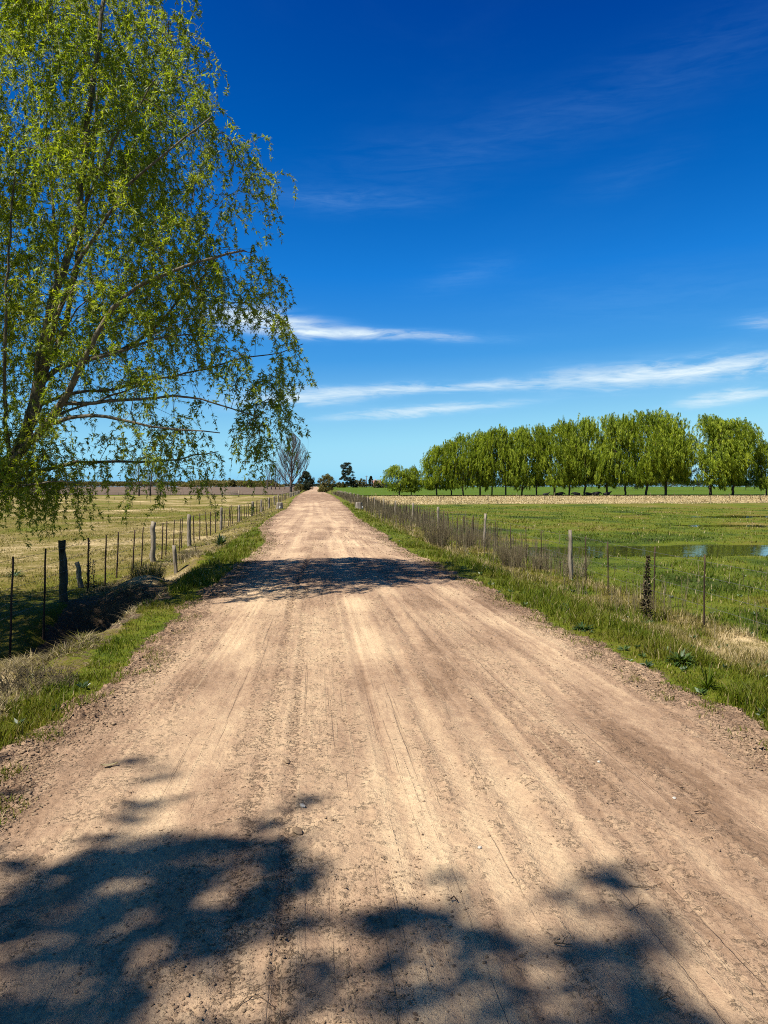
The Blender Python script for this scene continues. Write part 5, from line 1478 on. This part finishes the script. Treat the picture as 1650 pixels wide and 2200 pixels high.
leafy('roadside_bush', 694, 1056, 1036, 22, 215, 54, 'oliveleaf', 'low bush between the road and the olive brown bushy tree', shape='bush', clumps=40, low=.02, dens=.6)
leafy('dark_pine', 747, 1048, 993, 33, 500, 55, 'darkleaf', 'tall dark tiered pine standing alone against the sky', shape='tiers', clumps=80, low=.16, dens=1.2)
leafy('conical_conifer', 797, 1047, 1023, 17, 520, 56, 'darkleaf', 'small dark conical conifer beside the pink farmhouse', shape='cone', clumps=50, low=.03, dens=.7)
for k, (px, tp, wd, mt, lb) in enumerate([(733, 1037, 26, 'oliveleaf', 'low olive tree left of the tall dark pine'), (757, 1034, 22, 'darkleaf', 'small dark tree just right of the tall dark pine'),
                                         (768, 1031, 20, 'oliveleaf', 'olive tree between the dark pine and the power pole'), (779, 1029, 18, 'oliveleaf', 'brown green tree left of the power pole'),
                                         (809, 1033, 14, 'oliveleaf', 'thin brownish tree between the conifer and the farmhouse'), (822, 1034, 12, 'oliveleaf', 'thin brownish tree over the farmhouse wing'),
                                         (716, 1041, 16, 'darkleaf', 'small dark bush on the far horizon right of the road')]):
    leafy('farm_tree', px, 1047, tp, wd, (500 + 8 * k if k not in (4, 5) else 478), 60 + k, mt, lb, 'trees around the far farmhouse', 'bush', low=.06, clumps=34, dens=.6)
for k, (px, tp, wd, lb) in enumerate([(1640, 948, 66, 'dark gum tree at the right edge behind the willow row'), (1602, 975, 50, 'dark gum tree behind the last two willows'), (1490, 985, 50, 'dark tree seen through the gap in the willow row'),
                                      (1430, 990, 60, 'dark tree behind the tallest willow'), (1330, 1000, 60, 'dark tree behind the willows right of the cattle'), (1225, 1005, 55, 'dark tree behind the willows above the cattle'),
                                      (1120, 1012, 50, 'dark tree behind the middle of the willow row'), (1370, 996, 55, 'dark tree behind the fifteenth and sixteenth willows'), (925, 1030, 30, 'low dark tree behind the left part of the willow row')]):
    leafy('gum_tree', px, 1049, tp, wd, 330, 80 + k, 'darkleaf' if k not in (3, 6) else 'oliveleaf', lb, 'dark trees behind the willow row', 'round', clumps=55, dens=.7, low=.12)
for k, (px, tp, wd, lb) in enumerate([(536, 1030, 16, 'dark round tree standing out of the distant wood'), (500, 1031, 14, 'small tree rising from the middle of the distant wood')]):
    leafy('distant_tree', px, 1048, tp, wd, 900, 95 + k, 'oliveleaf', lb, None, 'round', clumps=30, dens=.6, leaf=1.2)

# distant woods that read as one mass
def far_wood(name, x0, x1, Y, depth, h0, h1, n, mat, label, seed, tint=.5):
    r_ = np.random.default_rng(seed)
    X_ = r_.uniform(x0, x1, n); Y_ = Y + r_.uniform(0, depth, n)
    top = h0 + (h1 - h0) * fbm(X_ / 14.0, Y_ / 14.0, 3, seed)
    e = np.minimum((X_ - x0), (x1 - X_)) / 12.0
    top = top * np.clip(e, .25, 1)
    Z_ = H(X_, Y_) + top * r_.random(n) ** .6
    C = np.stack([X_, Y_, Z_], 1); d = r_.normal(size=C.shape); d[:, 2] += .6; d /= np.linalg.norm(d, axis=1, keepdims=True)
    s_ = .0011 * Y
    V, F = leaf_quads(C, d, r_.uniform(.6, 1.4, n) * s_ * 1.5, r_.uniform(.6, 1.1, n) * s_)
    t_ = np.clip(tint + .8 * (fbm(X_ / 6.0, Y_ / 6.0, 2, seed + 3) - .5) + r_.normal(0, .1, n), 0, 1)
    return tag(link(name, new_mesh(name, V, [F], {'tint': np.repeat(t_, 4)}), M[mat]), label, kind='stuff')
xa = at_depth(383, 1047, 900)[0]; xb = at_depth(606, 1047, 900)[0]
far_wood('distant_wood', xa, xb, 900, 60, 5.0, 8.5, 26000, 'oliveleaf', 'olive brown wood on the left horizon', 5, .75)
xa = at_depth(-60, 1047, 1700)[0]; xb = at_depth(400, 1047, 1700)[0]
far_wood('horizon_wood', xa, xb, 1700, 80, 8.0, 12.0, 26000, 'oliveleaf', 'low dark tree line on the far left horizon', 6, .35)
xa = at_depth(600, 1047, 2300)[0]; xb = at_depth(860, 1047, 2300)[0]
far_wood('horizon_wood', xa, xb, 2300, 80, 5.0, 8.0, 9000, 'darkleaf', 'thin blue grey tree line at the end of the road', 7, .6)
xa = at_depth(840, 1047, 800)[0]; xb = at_depth(1750, 1047, 800)[0]
far_wood('horizon_wood', xa, xb, 800, 60, 5.0, 9.0, 30000, 'darkleaf', 'dark wood on the horizon behind the willow row', 8, .8)

# ------------------------------------------------------------------ farmhouse, poles, gate
Yh = 492.0
def hx(px): return at_depth(px, 1047, Yh)[0]
zh = float(H(hx(815), Yh))
house = tag(empty('farmhouse', (hx(812), Yh, zh)), 'pink farmhouse with a red roof among trees at the green field end', 'house')
def gable(mb, x0, x1, y0, y1, z0, z1, ridge, over=.4, th=.18):
    """two pitched roof slabs, ridge along x"""
    ym = (y0 + y1) / 2
    for (ya, yb) in ((y0 - over, ym), (y1 + over, ym)):
        za = z1 - over * .5
        P4 = [(x0 - over, ya, za), (x1 + over, ya, za), (x1 + over, yb, ridge), (x0 - over, yb, ridge)]
        P8 = P4 + [(a, b, c + th) for a, b, c in P4]
        mb.add(P8, None, [(0, 1, 2, 3), (4, 5, 6, 7), (0, 1, 5, 4), (1, 2, 6, 5), (2, 3, 7, 6), (3, 0, 4, 7)])
w_ = MB(); w_.box((-.3, 4, 1.5), (4.6, 7, 3.2)); w_.box((5.2, 4, 1.1), (4.8, 5, 2.3)); 
w_.add([(-2.6, .5, 3.1), (-2.6, 7.5, 3.1), (-2.6, 4, 4.7), (2.0, .5, 3.1), (2.0, 7.5, 3.1), (2.0, 4, 4.7)], [(0, 1, 2), (3, 5, 4)])
w_.build('wall', M['pinkwall'], house)
rf = MB(); gable(rf, -2.6, 2.0, .5, 7.5, 0, 3.1, 4.75); rf.box((5.1, 4, 2.4), (5.6, 5.8, .25)); rfo = rf.build('roof', M['redroof'], house)
ch = MB(); ch.box((-1.2, 5.2, 4.9), (.6, .6, 1.5)); ch.build('chimney', M['pinkwall'], rfo)
for x_ in (-1.7, .9, 4.2, 6.4):
    b = MB(); b.box((x_, .46 if x_ < 2 else 1.46, 1.6), (.9, .12, 1.1)); b.build('window', M['darkglass'], house)
b = MB(); b.box((-.4, .46, 1.0), (.9, .12, 2.0)); b.build('door', M['whitewall'], house)
def pole(px, top, Y, label, arm):
    q = at_depth(px, 1047, Y); z = float(H(q[0], q[1])); Ht = at_depth(px, top, Y)[2] - z
    root = tag(empty('power_pole', (q[0], q[1], z)), label, 'pole')
    b = MB(); b.tube([(0, 0, -.3), (0, 0, Ht)], [.26, .18], 8); b.build('shaft', M['greybark'], root, True)
    b = MB(); b.box((0, 0, Ht - .5), (arm, .14, .14)); b.build('crossarm', M['greybark'], root)
    for s in (-1, 0, 1):
        b = MB(); b.tube([(s * arm * .42, 0, Ht - .45), (s * arm * .42, 0, Ht - .15)], [.06, .04], 6); b.build('insulator', M['whitewall'], root)
pole(787.5, 1022, 500, 'slim power pole rising above the trees left of the conifer', 1.6)
pole(799, 1031, 505, 'short pale pole in front of the dark conical conifer', 1.0)

q = at_depth(495, 1065, 150); gz = float(H(q[0], q[1]))
gate = tag(empty('farm_gate', (q[0], q[1], gz)), 'low wooden gate at the far side of the left pasture', 'gate')
for s in (-1, 1):
    b = MB(); b.tube([(s * 1.6, 0, -.2), (s * 1.6, 0, 1.25)], [.1, .09], 7); b.build('post', M['post'], gate, True)
for zz in (.35, .65, .95):
    b = MB(); b.box((0, 0, zz), (3.05, .05, .12)); b.build('rail', M['post'], gate)

# stray posts of the cross fence at the pasture end
cf = tag(empty('cross_fence', (-60, 178, float(H(-60, 178)))), 'faint far fence between the pasture and the ploughed field', 'fence')
for k in range(34):
    x_ = -84 + k * 2.3; z_ = float(H(x_, 178)); b = MB(); b.tube([(x_ + 60, 0, z_ - cf.location[2] - .2), (x_ + 60, 0, z_ - cf.location[2] + 1.05)], .05, 5)
    b.build('post', M['post'], cf, True)
for zz in (.4, .7, 1.0):
    b = MB(); b.tube([(-24, 0, zz), (16.5, 0, zz)], .012, 4); b.build('wire', M['wire'], cf)
